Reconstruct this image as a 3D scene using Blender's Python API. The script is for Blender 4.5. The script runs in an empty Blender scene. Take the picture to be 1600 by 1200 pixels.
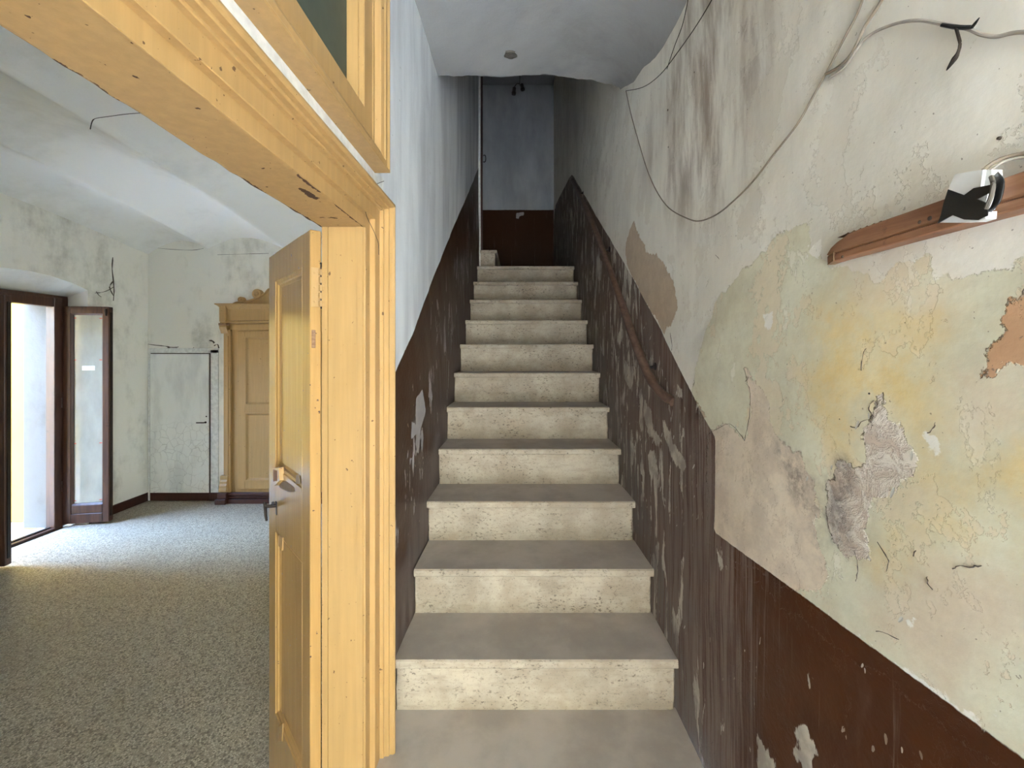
import bpy, bmesh, math, random
import numpy as np
from mathutils import Vector, noise as mnoise
random.seed(7)
S = bpy.context.scene
COL = S.collection
FPX, CX, CY, EYE = 660.0, 816.0, 552.0, 1.56

# ------------------------------------------------------------------ camera, world, lights, exposure
cam = bpy.data.objects.new('camera', bpy.data.cameras.new('camera')); COL.objects.link(cam)
cam.location = (0, 0, EYE); cam.rotation_euler = (math.radians(90), 0, 0)
cam.data.sensor_width = 36; cam.data.sensor_fit = 'HORIZONTAL'
cam.data.lens = 36 * FPX / 1600
cam.data.shift_x = -0.01; cam.data.shift_y = -0.03
cam.data.clip_start = 0.02
S.camera = cam
S.view_settings.view_transform = 'Standard'; S.view_settings.look = 'None'
S.view_settings.gamma = 1; S.view_settings.use_curve_mapping = False
S.view_settings.exposure = 1.83
S.cycles.use_denoising = True
S.cycles.max_bounces = 12; S.cycles.diffuse_bounces = 8; S.cycles.glossy_bounces = 4
S.cycles.transmission_bounces = 6; S.cycles.transparent_max_bounces = 8
S.cycles.sample_clamp_indirect = 8

W = bpy.data.worlds.new('world'); S.world = W; W.use_nodes = True
wn = W.node_tree; wn.nodes.clear()
sky = wn.nodes.new('ShaderNodeTexSky'); sky.sky_type = 'NISHITA'; sky.sun_disc = False
sky.sun_elevation = math.radians(48); sky.sun_rotation = math.radians(105); sky.air_density = 1.0; sky.dust_density = 1.0
bg = wn.nodes.new('ShaderNodeBackground'); bg.inputs[1].default_value = 5.2
wo = wn.nodes.new('ShaderNodeOutputWorld')
wn.links.new(sky.outputs[0], bg.inputs[0]); wn.links.new(bg.outputs[0], wo.inputs[0])
sun = bpy.data.objects.new('sun', bpy.data.lights.new('sun', 'SUN')); COL.objects.link(sun)
sun.data.energy = 8.0; sun.data.angle = math.radians(0.6); sun.data.color = (1.0, 0.96, 0.89)
sun.rotation_euler = Vector((-0.9, -0.3, -0.95)).to_track_quat('-Z', 'Y').to_euler()

def portal(name, loc, direction, sx, sy):
    l = bpy.data.lights.new(name, 'AREA'); l.shape = 'RECTANGLE'; l.size = sx; l.size_y = sy
    o = bpy.data.objects.new(name, l); COL.objects.link(o)
    o.location = loc; o.rotation_euler = Vector(direction).to_track_quat('-Z', 'Z').to_euler()
    l.cycles.is_portal = True
    return o
portal('entrance_daylight', (.69, -1.32, 1.15), (0, 1, 0), 1.87, 2.3)
portal('french_window_daylight', (-4.25, 3.38, 1.03), (1, 0, 0), 0.8, 2.1)

# ------------------------------------------------------------------ helpers
def P(px, py, d):
    return Vector(((px - CX) * d / FPX, d, EYE + (CY - py) * d / FPX))

RX = ([-3, 0, 1.22, 2.0, 2.6, 3.8, 3.9, 5.2], [.60, .57, .525, .498, .479, .464, .452, .374])
LX = ([-3, 1.3, 1.64, 2.6, 3.8, 4.0], [-.43, -.43, -.424, -.421, -.405, -.403])
def xR(y): return np.interp(y, *RX)
def xL(y): return np.interp(y, *LX)
def hit(px, py, fx, off=0.0):
    """point of a side wall x = fx(y) seen at pixel (px, py)"""
    k = (px - CX) / FPX
    lo, hi = 0.12, 6.0
    for _ in range(50):
        m = (lo + hi) / 2
        if abs(k) * m < abs(fx(m) - off): lo = m
        else: hi = m
    return P(px, py, lo)
def yz(pts, fx): 
    return [(p.y, p.z) for p in (hit(a, b, fx) for a, b in pts)]

def link(o, parent=None):
    COL.objects.link(o)
    if parent is not None: o.parent = parent
    return o
def tag(o, label=None, cat=None, group=None, kind=None):
    for k, v in (('label', label), ('category', cat), ('group', group), ('kind', kind)):
        if v: o[k] = v
    return o
def root(name, loc, label, cat, kind=None, group=None, rz=0):
    o = bpy.data.objects.new(name, None); COL.objects.link(o)
    o.location = loc; o.rotation_euler = (0, 0, rz); o.empty_display_size = .1
    return tag(o, label, cat, group, kind)

class MB:
    """collects geometry; build() links it as one mesh object"""
    def __init__(s): s.bm = bmesh.new()
    def box(s, a, b, bev=0, seg=1):
        (x0, y0, z0), (x1, y1, z1) = a, b
        r = bmesh.ops.create_cube(s.bm, size=1)
        vs = r['verts']
        for v in vs:
            v.co = ((x0 + x1) / 2 + v.co.x * (x1 - x0), (y0 + y1) / 2 + v.co.y * (y1 - y0), (z0 + z1) / 2 + v.co.z * (z1 - z0))
        if bev:
            es = list({e for v in vs for e in v.link_edges})
            bmesh.ops.bevel(s.bm, geom=es, offset=bev, segments=seg, affect='EDGES', profile=.5)
        return s
    def quad(s, *pts):
        s.bm.faces.new([s.bm.verts.new(p) for p in pts]); return s
    def loft(s, rings, closed=True, caps=True):
        R = [[s.bm.verts.new(p) for p in r] for r in rings]
        n = len(R[0])
        for a, b in zip(R, R[1:]):
            for i in range(n if closed else n - 1):
                j = (i + 1) % n
                s.bm.faces.new((a[i], a[j], b[j], b[i]))
        if caps and closed:
            s.bm.faces.new(R[0][::-1]); s.bm.faces.new(R[-1])
        return s
    def tube(s, pts, r, n=8):
        pts = [Vector(p) for p in pts]; rings = []
        up = Vector((0.123, .31, .94)).normalized()
        for i, p in enumerate(pts):
            t = (pts[min(i + 1, len(pts) - 1)] - pts[max(i - 1, 0)]).normalized()
            u = t.cross(up)
            if u.length < 1e-3: u = t.cross(Vector((1, 0, 0)))
            u.normalize(); v = t.cross(u)
            rr = r[i] if isinstance(r, (list, tuple)) else r
            rings.append([p + (u * math.cos(2 * math.pi * k / n) + v * math.sin(2 * math.pi * k / n)) * rr for k in range(n)])
        return s.loft(rings)
    def lathe(s, base, axis, prof, n=16):
        """prof: list of (radius, distance along axis)"""
        base = Vector(base); axis = Vector(axis).normalized()
        u = axis.cross(Vector((0, 0, 1)) if abs(axis.z) < .9 else Vector((1, 0, 0))).normalized(); v = axis.cross(u)
        return s.loft([[base + axis * h + (u * math.cos(2 * math.pi * k / n) + v * math.sin(2 * math.pi * k / n)) * r for k in range(n)] for r, h in prof])
    def prism(s, poly, a, b):
        """poly: function/list of points at level a and b -> list of 3D points lists"""
        return s.loft([a, b])
    def build(s, name, mat, parent=None, smooth=0, origin=None):
        me = bpy.data.meshes.new(name)
        bmesh.ops.recalc_face_normals(s.bm, faces=s.bm.faces)
        o0 = Vector(origin) if origin is not None else Vector((0, 0, 0))
        if origin is not None: bmesh.ops.translate(s.bm, verts=s.bm.verts, vec=-o0)
        s.bm.to_mesh(me); s.bm.free()
        for m in (mat if isinstance(mat, (list, tuple)) else [mat]): me.materials.append(m)
        if smooth:
            for p in me.polygons: p.use_smooth = True
            me.set_sharp_from_angle(angle=math.radians(smooth))
        o = bpy.data.objects.new(name, me); link(o, parent); o.location = o0
        return o

def smooth_path(pts, n=6):
    """Catmull-Rom through the points"""
    pts = [Vector(p) for p in pts]; out = []
    for i in range(len(pts) - 1):
        p0, p1, p2, p3 = pts[max(i - 1, 0)], pts[i], pts[i + 1], pts[min(i + 2, len(pts) - 1)]
        for k in range(n):
            t = k / n
            out.append(.5 * ((2 * p1) + (p2 - p0) * t + (2 * p0 - 5 * p1 + 4 * p2 - p3) * t * t + (3 * p1 - p0 - 3 * p2 + p3) * t ** 3))
    out.append(pts[-1]); return out

# ------------------------------------------------------------------ materials
def srgb(r, g, b):
    f = lambda c: (c / 255) / 12.92 if c / 255 <= .04045 else ((c / 255 + .055) / 1.055) ** 2.4
    return (f(r), f(g), f(b), 1)
class N:
    def __init__(s, name, rough=.8, spec=.3):
        s.m = bpy.data.materials.new(name); s.m.use_nodes = True
        s.t = s.m.node_tree; s.b = s.t.nodes['Principled BSDF']
        s.b.inputs['Roughness'].default_value = rough; s.b.inputs['Specular IOR Level'].default_value = spec
    def new(s, kind, **kw):
        n = s.t.nodes.new(kind)
        for k, v in kw.items(): setattr(n, k, v)
        return n
    def set(s, sock, v):
        if isinstance(v, bpy.types.NodeSocket): s.t.links.new(v, sock)
        else: sock.default_value = v
    def pos(s, scale=(1, 1, 1), rot=(0, 0, 0), obj=False):
        if obj: src = s.new('ShaderNodeTexCoord').outputs['Object']
        else: src = s.new('ShaderNodeNewGeometry').outputs['Position']
        mp = s.new('ShaderNodeMapping'); mp.inputs['Scale'].default_value = scale; mp.inputs['Rotation'].default_value = rot
        s.t.links.new(src, mp.inputs[0]); return mp.outputs[0]
    def noise(s, vec, scale, detail=4, rough=.6, dist=0):
        n = s.new('ShaderNodeTexNoise'); s.t.links.new(vec, n.inputs['Vector'])
        n.inputs['Scale'].default_value = scale; n.inputs['Detail'].default_value = detail
        n.inputs['Roughness'].default_value = rough; n.inputs['Distortion'].default_value = dist
        return n.outputs['Fac']
    def vor(s, vec, scale, feature='F1', out='Distance', rnd=1):
        n = s.new('ShaderNodeTexVoronoi', feature=feature); s.t.links.new(vec, n.inputs['Vector'])
        n.inputs['Scale'].default_value = scale; n.inputs['Randomness'].default_value = rnd
        return n.outputs[out]
    def ma(s, op, a, b=0.0, c=0.0, clamp=False):
        n = s.new('ShaderNodeMath', operation=op, use_clamp=clamp)
        for i, v in enumerate((a, b, c)): s.set(n.inputs[i], v)
        return n.outputs[0]
    def step(s, v, lo, hi):
        n = s.new('ShaderNodeMapRange', interpolation_type='SMOOTHSTEP')
        s.set(n.inputs[0], v); s.set(n.inputs[1], lo); s.set(n.inputs[2], hi)
        return n.outputs[0]
    def mix(s, f, a, b):
        n = s.new('ShaderNodeMix', data_type='RGBA')
        s.set(n.inputs[0], f); s.set(n.inputs[6], a); s.set(n.inputs[7], b)
        return n.outputs[2]
    def attr(s, name): return s.new('ShaderNodeAttribute', attribute_name=name).outputs['Fac']
    def bump(s, h, dist, strength=1.0):
        n = s.new('ShaderNodeBump'); s.set(n.inputs['Height'], h)
        n.inputs['Distance'].default_value = dist; n.inputs['Strength'].default_value = strength
        s.t.links.new(n.outputs[0], s.b.inputs['Normal'])
    def col(s, c): s.set(s.b.inputs['Base Color'], c)
    def rough(s, r): s.set(s.b.inputs['Roughness'], r)

def m_plain(name, c, rough=.6, spec=.4, metal=0, var=.12, scale=30):
    n = N(name, rough, spec); p = n.pos(obj=True)
    f = n.noise(p, scale, 4)
    d = tuple(x * (1 - var * 2) for x in c[:3]) + (1,)
    n.col(n.mix(n.step(f, .3, .7), d, c)); n.b.inputs['Metallic'].default_value = metal
    return n.m

def m_yellow(name, base, chip=1.0, gloss=.45, wear=None):
    n = N(name, gloss, .5); p = n.pos(); fine = n.noise(p, 220, 2)
    st = n.noise(n.pos((60, 60, 3)), 1, 4)
    c = n.mix(n.step(st, .3, .75), tuple(x * .86 for x in base[:3]) + (1,), base)
    blot = n.noise(p, 7, 5)
    c = n.mix(n.ma('MULTIPLY', n.step(blot, .5, .8), .45), c, srgb(160, 124, 70))
    ch = n.ma('MULTIPLY', n.step(n.noise(p, 62, 3, .5), .715, .73), chip)
    sp = n.step(n.noise(p, 210, 2, .4), .755, .775)
    k = n.ma('MAXIMUM', ch, n.ma('MULTIPLY', sp, .8))
    if wear: 
        e = n.step(n.ma('ADD', n.attr(wear), n.ma('MULTIPLY', n.ma('SUBTRACT', n.noise(p, 70, 4), .5), 1.6)), .45, .52)
        k = n.ma('MAXIMUM', k, e)
    c = n.mix(k, c, srgb(70, 44, 26)); n.col(c)
    n.rough(n.ma('ADD', gloss, n.ma('MULTIPLY', k, .4)))
    n.bump(n.ma('SUBTRACT', n.ma('MULTIPLY', n.noise(n.pos((90, 90, 9)), 1, 3), .5), k), .0012, .6)
    return n.m

def m_plaster(name, base, stain, amt=.6, scale=1.6, bump=.004, vert=True):
    n = N(name, .9, .15); p = n.pos()
    a = n.noise(n.pos((1.5, 1.5, .5) if vert else (1, 1, 1)), scale, 6, .65)
    b = n.noise(p, scale * 5, 5, .7)
    f = n.ma('MULTIPLY', n.step(n.ma('ADD', n.ma('MULTIPLY', a, .7), n.ma('MULTIPLY', b, .3)), .46, .68), amt)
    c = n.mix(f, base, stain)
    c = n.mix(n.ma('MULTIPLY', n.step(n.noise(p, 140, 2), .72, .76), .5), c, tuple(x * .45 for x in base[:3]) + (1,))
    n.col(c)
    n.bump(n.ma('ADD', n.ma('MULTIPLY', n.noise(p, 9, 4), 1.0), n.ma('MULTIPLY', n.noise(p, 60, 4), .35)), bump, .6)
    return n.m

def layered(n, c, f, colour, p, var=None, vs=12):
    if var is not None: colour = n.mix(n.step(n.noise(p, vs, 5, .7), .35, .65), colour, var)
    return n.mix(f, c, colour)

def m_wall_right():
    n = N('peeling plaster and brown dado', .85, .14); p = n.pos()
    nz = n.noise(p, 14, 6, .65); nf = n.noise(p, 55, 4, .6)
    rag = n.ma('ADD', n.ma('MULTIPLY', n.ma('SUBTRACT', nz, .5), .07), n.ma('MULTIPLY', n.ma('SUBTRACT', nf, .5), .02))
    hard = lambda a, w=.0018, k=1.0: n.step(n.ma('ADD', n.attr(a), n.ma('MULTIPLY', rag, k)), -w, w)
    soft = lambda a, w=.06: n.step(n.ma('ADD', n.attr(a), n.ma('MULTIPLY', rag, 1.6)), -w, w)
    big = n.noise(n.pos((2.2, 2.2, 1.1)), 1.7, 6, .65)
    c = n.mix(n.step(big, .35, .7), srgb(236, 233, 222), srgb(220, 217, 206))
    strk = n.noise(n.pos((9, 14, 1.2)), 1, 5, .6)
    c = n.mix(n.ma('MULTIPLY', n.step(strk, .45, .75), .22), c, srgb(198, 192, 182))
    st = n.ma('MULTIPLY', soft('stain', .16), n.step(n.noise(n.pos((3, 7, 1.6)), 1.6, 6, .65), .36, .66))
    c = n.mix(n.ma('MULTIPLY', st, .8), c, srgb(134, 116, 98))
    f1 = n.step(n.noise(n.pos((1, 1, .8)), 4.5, 9, .7), .555, .562); f2 = n.step(n.noise(n.pos((1, 1.3, .7)), 7, 9, .72), .60, .606)
    c = n.mix(n.ma('MULTIPLY', f1, .45), c, srgb(212, 206, 192))
    g = hard('green'); c = layered(n, c, g, srgb(218, 216, 194), p, srgb(206, 202, 178), 9)
    c = n.mix(n.ma('MULTIPLY', n.ma('MULTIPLY', f1, g), .5), c, srgb(222, 206, 180)); c = n.mix(n.ma('MULTIPLY', f2, .4), c, srgb(236, 232, 220))
    pk = soft('pink', .05); c = layered(n, c, n.ma('MULTIPLY', pk, .8), srgb(220, 204, 182), p, srgb(206, 190, 168), 14)
    oc = soft('ochre', .07)
    ocm = n.ma('MULTIPLY', oc, n.ma('ADD', .45, n.ma('MULTIPLY', n.step(nz, .3, .65), .55)))
    c = layered(n, c, ocm, srgb(220, 196, 138), p, srgb(224, 208, 164), 10)
    w2 = hard('white', .002); c = layered(n, c, n.ma('MULTIPLY', w2, .9), srgb(238, 236, 228), p)
    be = hard('beige'); c = layered(n, c, be, srgb(196, 178, 154), p, srgb(186, 168, 146), 20)
    pi = hard('pinkgrey'); c = layered(n, c, pi, srgb(222, 208, 188), p, srgb(202, 188, 170), 11)
    te = hard('terra'); c = layered(n, c, te, srgb(202, 162, 126), p, srgb(194, 156, 122), 20)
    mo = hard('mottle'); mv = n.step(n.noise(p, 22, 6, .75, .6), .42, .6)
    c = n.mix(mo, c, n.mix(mv, srgb(226, 218, 206), srgb(200, 184, 168)))
    dk = n.ma('MULTIPLY', soft('grey', .03), n.step(n.noise(p, 30, 6, .8), .34, .6))
    c = n.mix(n.ma('MULTIPLY', dk, .8), c, srgb(112, 104, 98))
    pit = n.step(n.noise(p, 120, 2, .5), .735, .755); c = n.mix(n.ma('MULTIPLY', pit, .6), c, srgb(110, 98, 86))
    # brown dado, scraped into vertical streaks along the steps
    da = n.step(n.ma('ADD', n.attr('dado'), n.ma('MULTIPLY', n.ma('SUBTRACT', nf, .5), .006)), -.0012, .0012)
    fade = n.attr('fade')
    s1 = n.noise(n.pos((30, 34, 1.6)), 1, 6, .75); s2 = n.noise(n.pos((90, 120, 3)), 1, 4, .6)
    sc = n.ma('ADD', n.ma('MULTIPLY', s1, .5), n.ma('MULTIPLY', s2, .5))
    sf = n.step(n.ma('ADD', sc, n.ma('MULTIPLY', fade, .19)), .57, .74)
    dcol = n.mix(n.step(n.noise(p, 4, 4), .3, .7), srgb(78, 42, 20), srgb(68, 36, 20))
    dcol = n.mix(n.ma('MULTIPLY', n.step(n.noise(n.pos((5, 9, 2.5)), 1.5, 5), .55, .8), .35), dcol, srgb(112, 92, 84))
    dcol = n.mix(n.ma('MULTIPLY', sf, .95), dcol, n.mix(n.noise(p, 8, 4), srgb(138, 122, 112), srgb(118, 110, 104)))
    pe = n.step(n.ma('ADD', n.noise(n.pos((12, 20, 5)), 1, 5, .6, .4), n.ma('MULTIPLY', n.attr('peel'), .11)), .655, .665)
    sr = n.ma('MULTIPLY', n.ma('SUBTRACT', n.noise(n.pos((16, 26, 5)), 1, 6, .7), .5), .09)
    pl = n.ma('MAXIMUM', pe, n.step(n.ma('ADD', n.ma('ADD', n.attr('bare'), sr), n.ma('MULTIPLY', rag, .4)), -.0015, .0015))
    bare = n.mix(n.step(n.noise(p, 12, 5), .35, .65), srgb(198, 192, 176), srgb(156, 148, 138))
    dcol = n.mix(pl, dcol, bare)
    lf = n.ma('MULTIPLY', n.step(n.ma('ADD', n.attr('bottom'), n.ma('ADD', rag, n.ma('MULTIPLY', sr, 1.5))), -.05, .06), n.step(s2, .40, .52))
    dcol = n.mix(n.ma('MULTIPLY', lf, .75), dcol, srgb(116, 110, 104))
    c = n.mix(da, c, dcol); n.col(c)
    rg = n.ma('ADD', .88, n.ma('MULTIPLY', da, n.ma('ADD', -.52, n.ma('MULTIPLY', n.ma('MAXIMUM', sf, pl), .45))))
    n.rough(rg)
    h = n.ma('ADD', n.ma('MULTIPLY', n.noise(p, 10, 4), .9), n.ma('MULTIPLY', nf, .3))
    for x, k in ((g, .25), (f1, .22), (f2, -.3), (be, .8), (pi, .9), (te, .8), (mo, 1.3), (n.ma('MULTIPLY', pl, da), .7), (n.ma('MULTIPLY', sf, da), .25)):
        h = n.ma('SUBTRACT', h, n.ma('MULTIPLY', x, k))
    h = n.ma('ADD', h, n.ma('MULTIPLY', da, .5))
    h = n.ma('SUBTRACT', h, n.ma('MULTIPLY', mo, n.ma('MULTIPLY', mv, .8)))
    n.bump(h, .0032, .75)
    return n.m

def m_wall_left(name, pa, pb):
    n = N(name, .85, .14); p = n.pos()
    nf = n.noise(p, 55, 4, .6)
    rag = n.ma('ADD', n.ma('MULTIPLY', n.ma('SUBTRACT', n.noise(p, 14, 6), .5), .05), n.ma('MULTIPLY', n.ma('SUBTRACT', nf, .5), .02))
    big = n.noise(n.pos((2.5, 5, .8)), 1.3, 6, .6)
    c = n.mix(n.step(big, .35, .68), pa, pb)
    scr = n.step(n.noise(n.pos((30, 14, 40)), 1, 3), .74, .77)
    c = n.mix(n.ma('MULTIPLY', scr, .5), c, srgb(110, 108, 108))
    da = n.step(n.ma('ADD', n.attr('dado'), n.ma('MULTIPLY', n.ma('SUBTRACT', nf, .5), .006)), -.0012, .0012)
    fade = n.attr('fade')
    sc = n.ma('ADD', n.ma('MULTIPLY', n.noise(n.pos((30, 22, 2)), 1, 6, .7), .7), n.ma('MULTIPLY', n.noise(n.pos((90, 90, 6)), 1, 4), .3))
    sf = n.step(n.ma('ADD', sc, n.ma('MULTIPLY', fade, .24)), .56, .82)
    d = n.mix(n.noise(p, 4, 4), srgb(64, 38, 22), srgb(52, 32, 20))
    d = n.mix(n.ma('MULTIPLY', sf, .9), d, srgb(108, 98, 92))
    pe = n.step(n.ma('ADD', n.noise(n.pos((20, 16, 5)), 1, 4, .6, .3), n.ma('MULTIPLY', n.attr('peel'), .15)), .70, .71)
    pl = n.ma('MAXIMUM', pe, n.step(n.ma('ADD', n.attr('bare'), n.ma('MULTIPLY', rag, .5)), -.0015, .0015))
    d = n.mix(pl, d, n.mix(n.noise(p, 20, 4), srgb(168, 162, 160), srgb(136, 130, 128)))
    n.col(n.mix(da, c, d))
    n.rough(n.ma('ADD', .88, n.ma('MULTIPLY', da, n.ma('ADD', -.5, n.ma('MULTIPLY', n.ma('MAXIMUM', sf, pl), .45)))))
    h = n.ma('ADD', n.noise(p, 10, 4), n.ma('MULTIPLY', nf, .3))
    h = n.ma('SUBTRACT', n.ma('ADD', h, n.ma('MULTIPLY', da, .5)), n.ma('MULTIPLY', n.ma('MULTIPLY', pl, da), .8))
    n.bump(h, .0035, .7)
    return n.m

def m_stone(name, a, b, pitc, dust=None):
    n = N(name, .6, .35); p = n.pos()
    c = n.mix(n.step(n.noise(p, 6, 6, .65), .35, .65), a, b)
    lay = n.noise(n.pos((3, 3, 22)), 3, 6, .7)
    c = n.mix(n.ma('MULTIPLY', n.step(lay, .5, .7), .4), c, tuple(x * .72 for x in b[:3]) + (1,))
    reg = n.step(n.noise(p, 5, 5), .40, .60)
    pit = n.step(n.noise(n.pos((1, 1, 1.7)), 60, 6, .7), .555, .63)
    pit2 = n.step(n.noise(n.pos((1, 1, 1.3)), 140, 4, .6), .60, .66)
    k = n.ma('MAXIMUM', n.ma('MULTIPLY', pit, n.ma('ADD', .12, n.ma('MULTIPLY', reg, .88))), n.ma('MULTIPLY', pit2, .6))
    c = n.mix(n.ma('MULTIPLY', n.step(n.noise(p, 3.2, 6, .65), .48, .66), .35), c, tuple(x * .6 for x in b[:3]) + (1,))
    c = n.mix(n.ma('MULTIPLY', k, .75), c, pitc)
    n.col(c); n.bump(n.ma('SUBTRACT', n.ma('MULTIPLY', n.noise(p, 40, 4), .4), k), .0012, .6)
    return n.m

def m_dust(name, a, b):
    n = N(name, .75, .3); p = n.pos()
    c = n.mix(n.step(n.noise(p, 5, 6, .6), .35, .65), a, b)
    c = n.mix(n.ma('MULTIPLY', n.step(n.noise(p, 160, 2), .7, .74), .4), c, srgb(190, 186, 178))
    n.col(c); n.bump(n.noise(p, 70, 4), .0006, .5); return n.m

def m_terrazzo():
    n = N('terrazzo', .55, .4); p = n.pos((1, 1, .2))
    cc = n.vor(p, 130, 'F1', 'Color'); sep = n.new('ShaderNodeSeparateColor'); n.t.links.new(cc, sep.inputs[0])
    c = n.mix(n.step(sep.outputs[0], .2, .75), srgb(164, 154, 136), srgb(196, 186, 168))
    c = n.mix(n.step(sep.outputs[1], .74, .78), c, srgb(112, 104, 92))
    e = n.vor(p, 130, 'DISTANCE_TO_EDGE'); c = n.mix(n.step(e, .14, .05), c, srgb(140, 132, 118))
    c = n.mix(n.ma('MULTIPLY', n.step(n.noise(p, 1.6, 5), .4, .7), .35), c, srgb(140, 130, 116))
    n.col(c); n.bump(n.noise(p, 130, 2), .0004, .4); return n.m

def m_crazed():
    n = N('crazed white paint', .6, .3); p = n.pos()
    wv = n.new('ShaderNodeVectorMath', operation='ADD')
    nn = n.new('ShaderNodeTexNoise'); nn.inputs['Scale'].default_value = 9; n.t.links.new(p, nn.inputs['Vector'])
    sc = n.new('ShaderNodeVectorMath', operation='SCALE'); sc.inputs['Scale'].default_value = .08
    n.t.links.new(nn.outputs['Color'], sc.inputs[0]); n.t.links.new(p, wv.inputs[0]); n.t.links.new(sc.outputs[0], wv.inputs[1])
    e = n.vor(wv.outputs[0], 13, 'DISTANCE_TO_EDGE')
    z = n.new('ShaderNodeSeparateXYZ'); n.t.links.new(p, z.inputs[0])
    low = n.step(z.outputs[2], .95, .70)
    k = n.ma('MULTIPLY', n.step(e, .035, .012), n.ma('MULTIPLY', low, n.step(n.noise(p, 5, 3), .35, .5)))
    c = n.mix(n.step(n.noise(n.pos((3, 3, 1)), 2, 5), .4, .7), srgb(234, 234, 228), srgb(214, 214, 208))
    c = n.mix(n.ma('MULTIPLY', k, .3), c, srgb(120, 114, 106)); n.col(c)
    n.bump(n.ma('SUBTRACT', n.noise(p, 20, 3), k), .002, .5); return n.m

def m_wood(name, a, b, rough=.5, axis=(30, 3, 30)):
    n = N(name, rough, .4); p = n.pos(axis)
    f = n.noise(p, 1, 6, .65, .5)
    c = n.mix(n.step(f, .3, .7), a, b)
    c = n.mix(n.ma('MULTIPLY', n.step(n.noise(n.pos(), 25, 5), .62, .7), .5), c, tuple(x * .45 for x in a[:3]) + (1,))
    n.col(c); n.bump(f, .001, .5); return n.m

def m_glass(name, tint=(.84, .86, .82, 1), haze=.34):
    n = N(name, .1, .5); n.t.nodes.remove(n.b)
    out = n.t.nodes['Material Output']
    tr = n.new('ShaderNodeBsdfTransparent'); tr.inputs[0].default_value = tint
    gl = n.new('ShaderNodeBsdfGlossy'); gl.inputs['Roughness'].default_value = .04
    di = n.new('ShaderNodeBsdfDiffuse'); di.inputs[0].default_value = srgb(206, 208, 198)
    fr = n.new('ShaderNodeFresnel'); fr.inputs[0].default_value = 1.5
    m1 = n.new('ShaderNodeMixShader'); m2 = n.new('ShaderNodeMixShader')
    n.set(m1.inputs[0], n.ma('ADD', haze, n.ma('MULTIPLY', n.noise(n.pos((3, 3, 1.2)), 3, 4), haze)))
    n.t.links.new(tr.outputs[0], m1.inputs[1]); n.t.links.new(di.outputs[0], m1.inputs[2])
    n.t.links.new(fr.outputs[0], m2.inputs[0]); n.t.links.new(m1.outputs[0], m2.inputs[1]); n.t.links.new(gl.outputs[0], m2.inputs[2])
    n.t.links.new(m2.outputs[0], out.inputs[0]); return n.m

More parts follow.
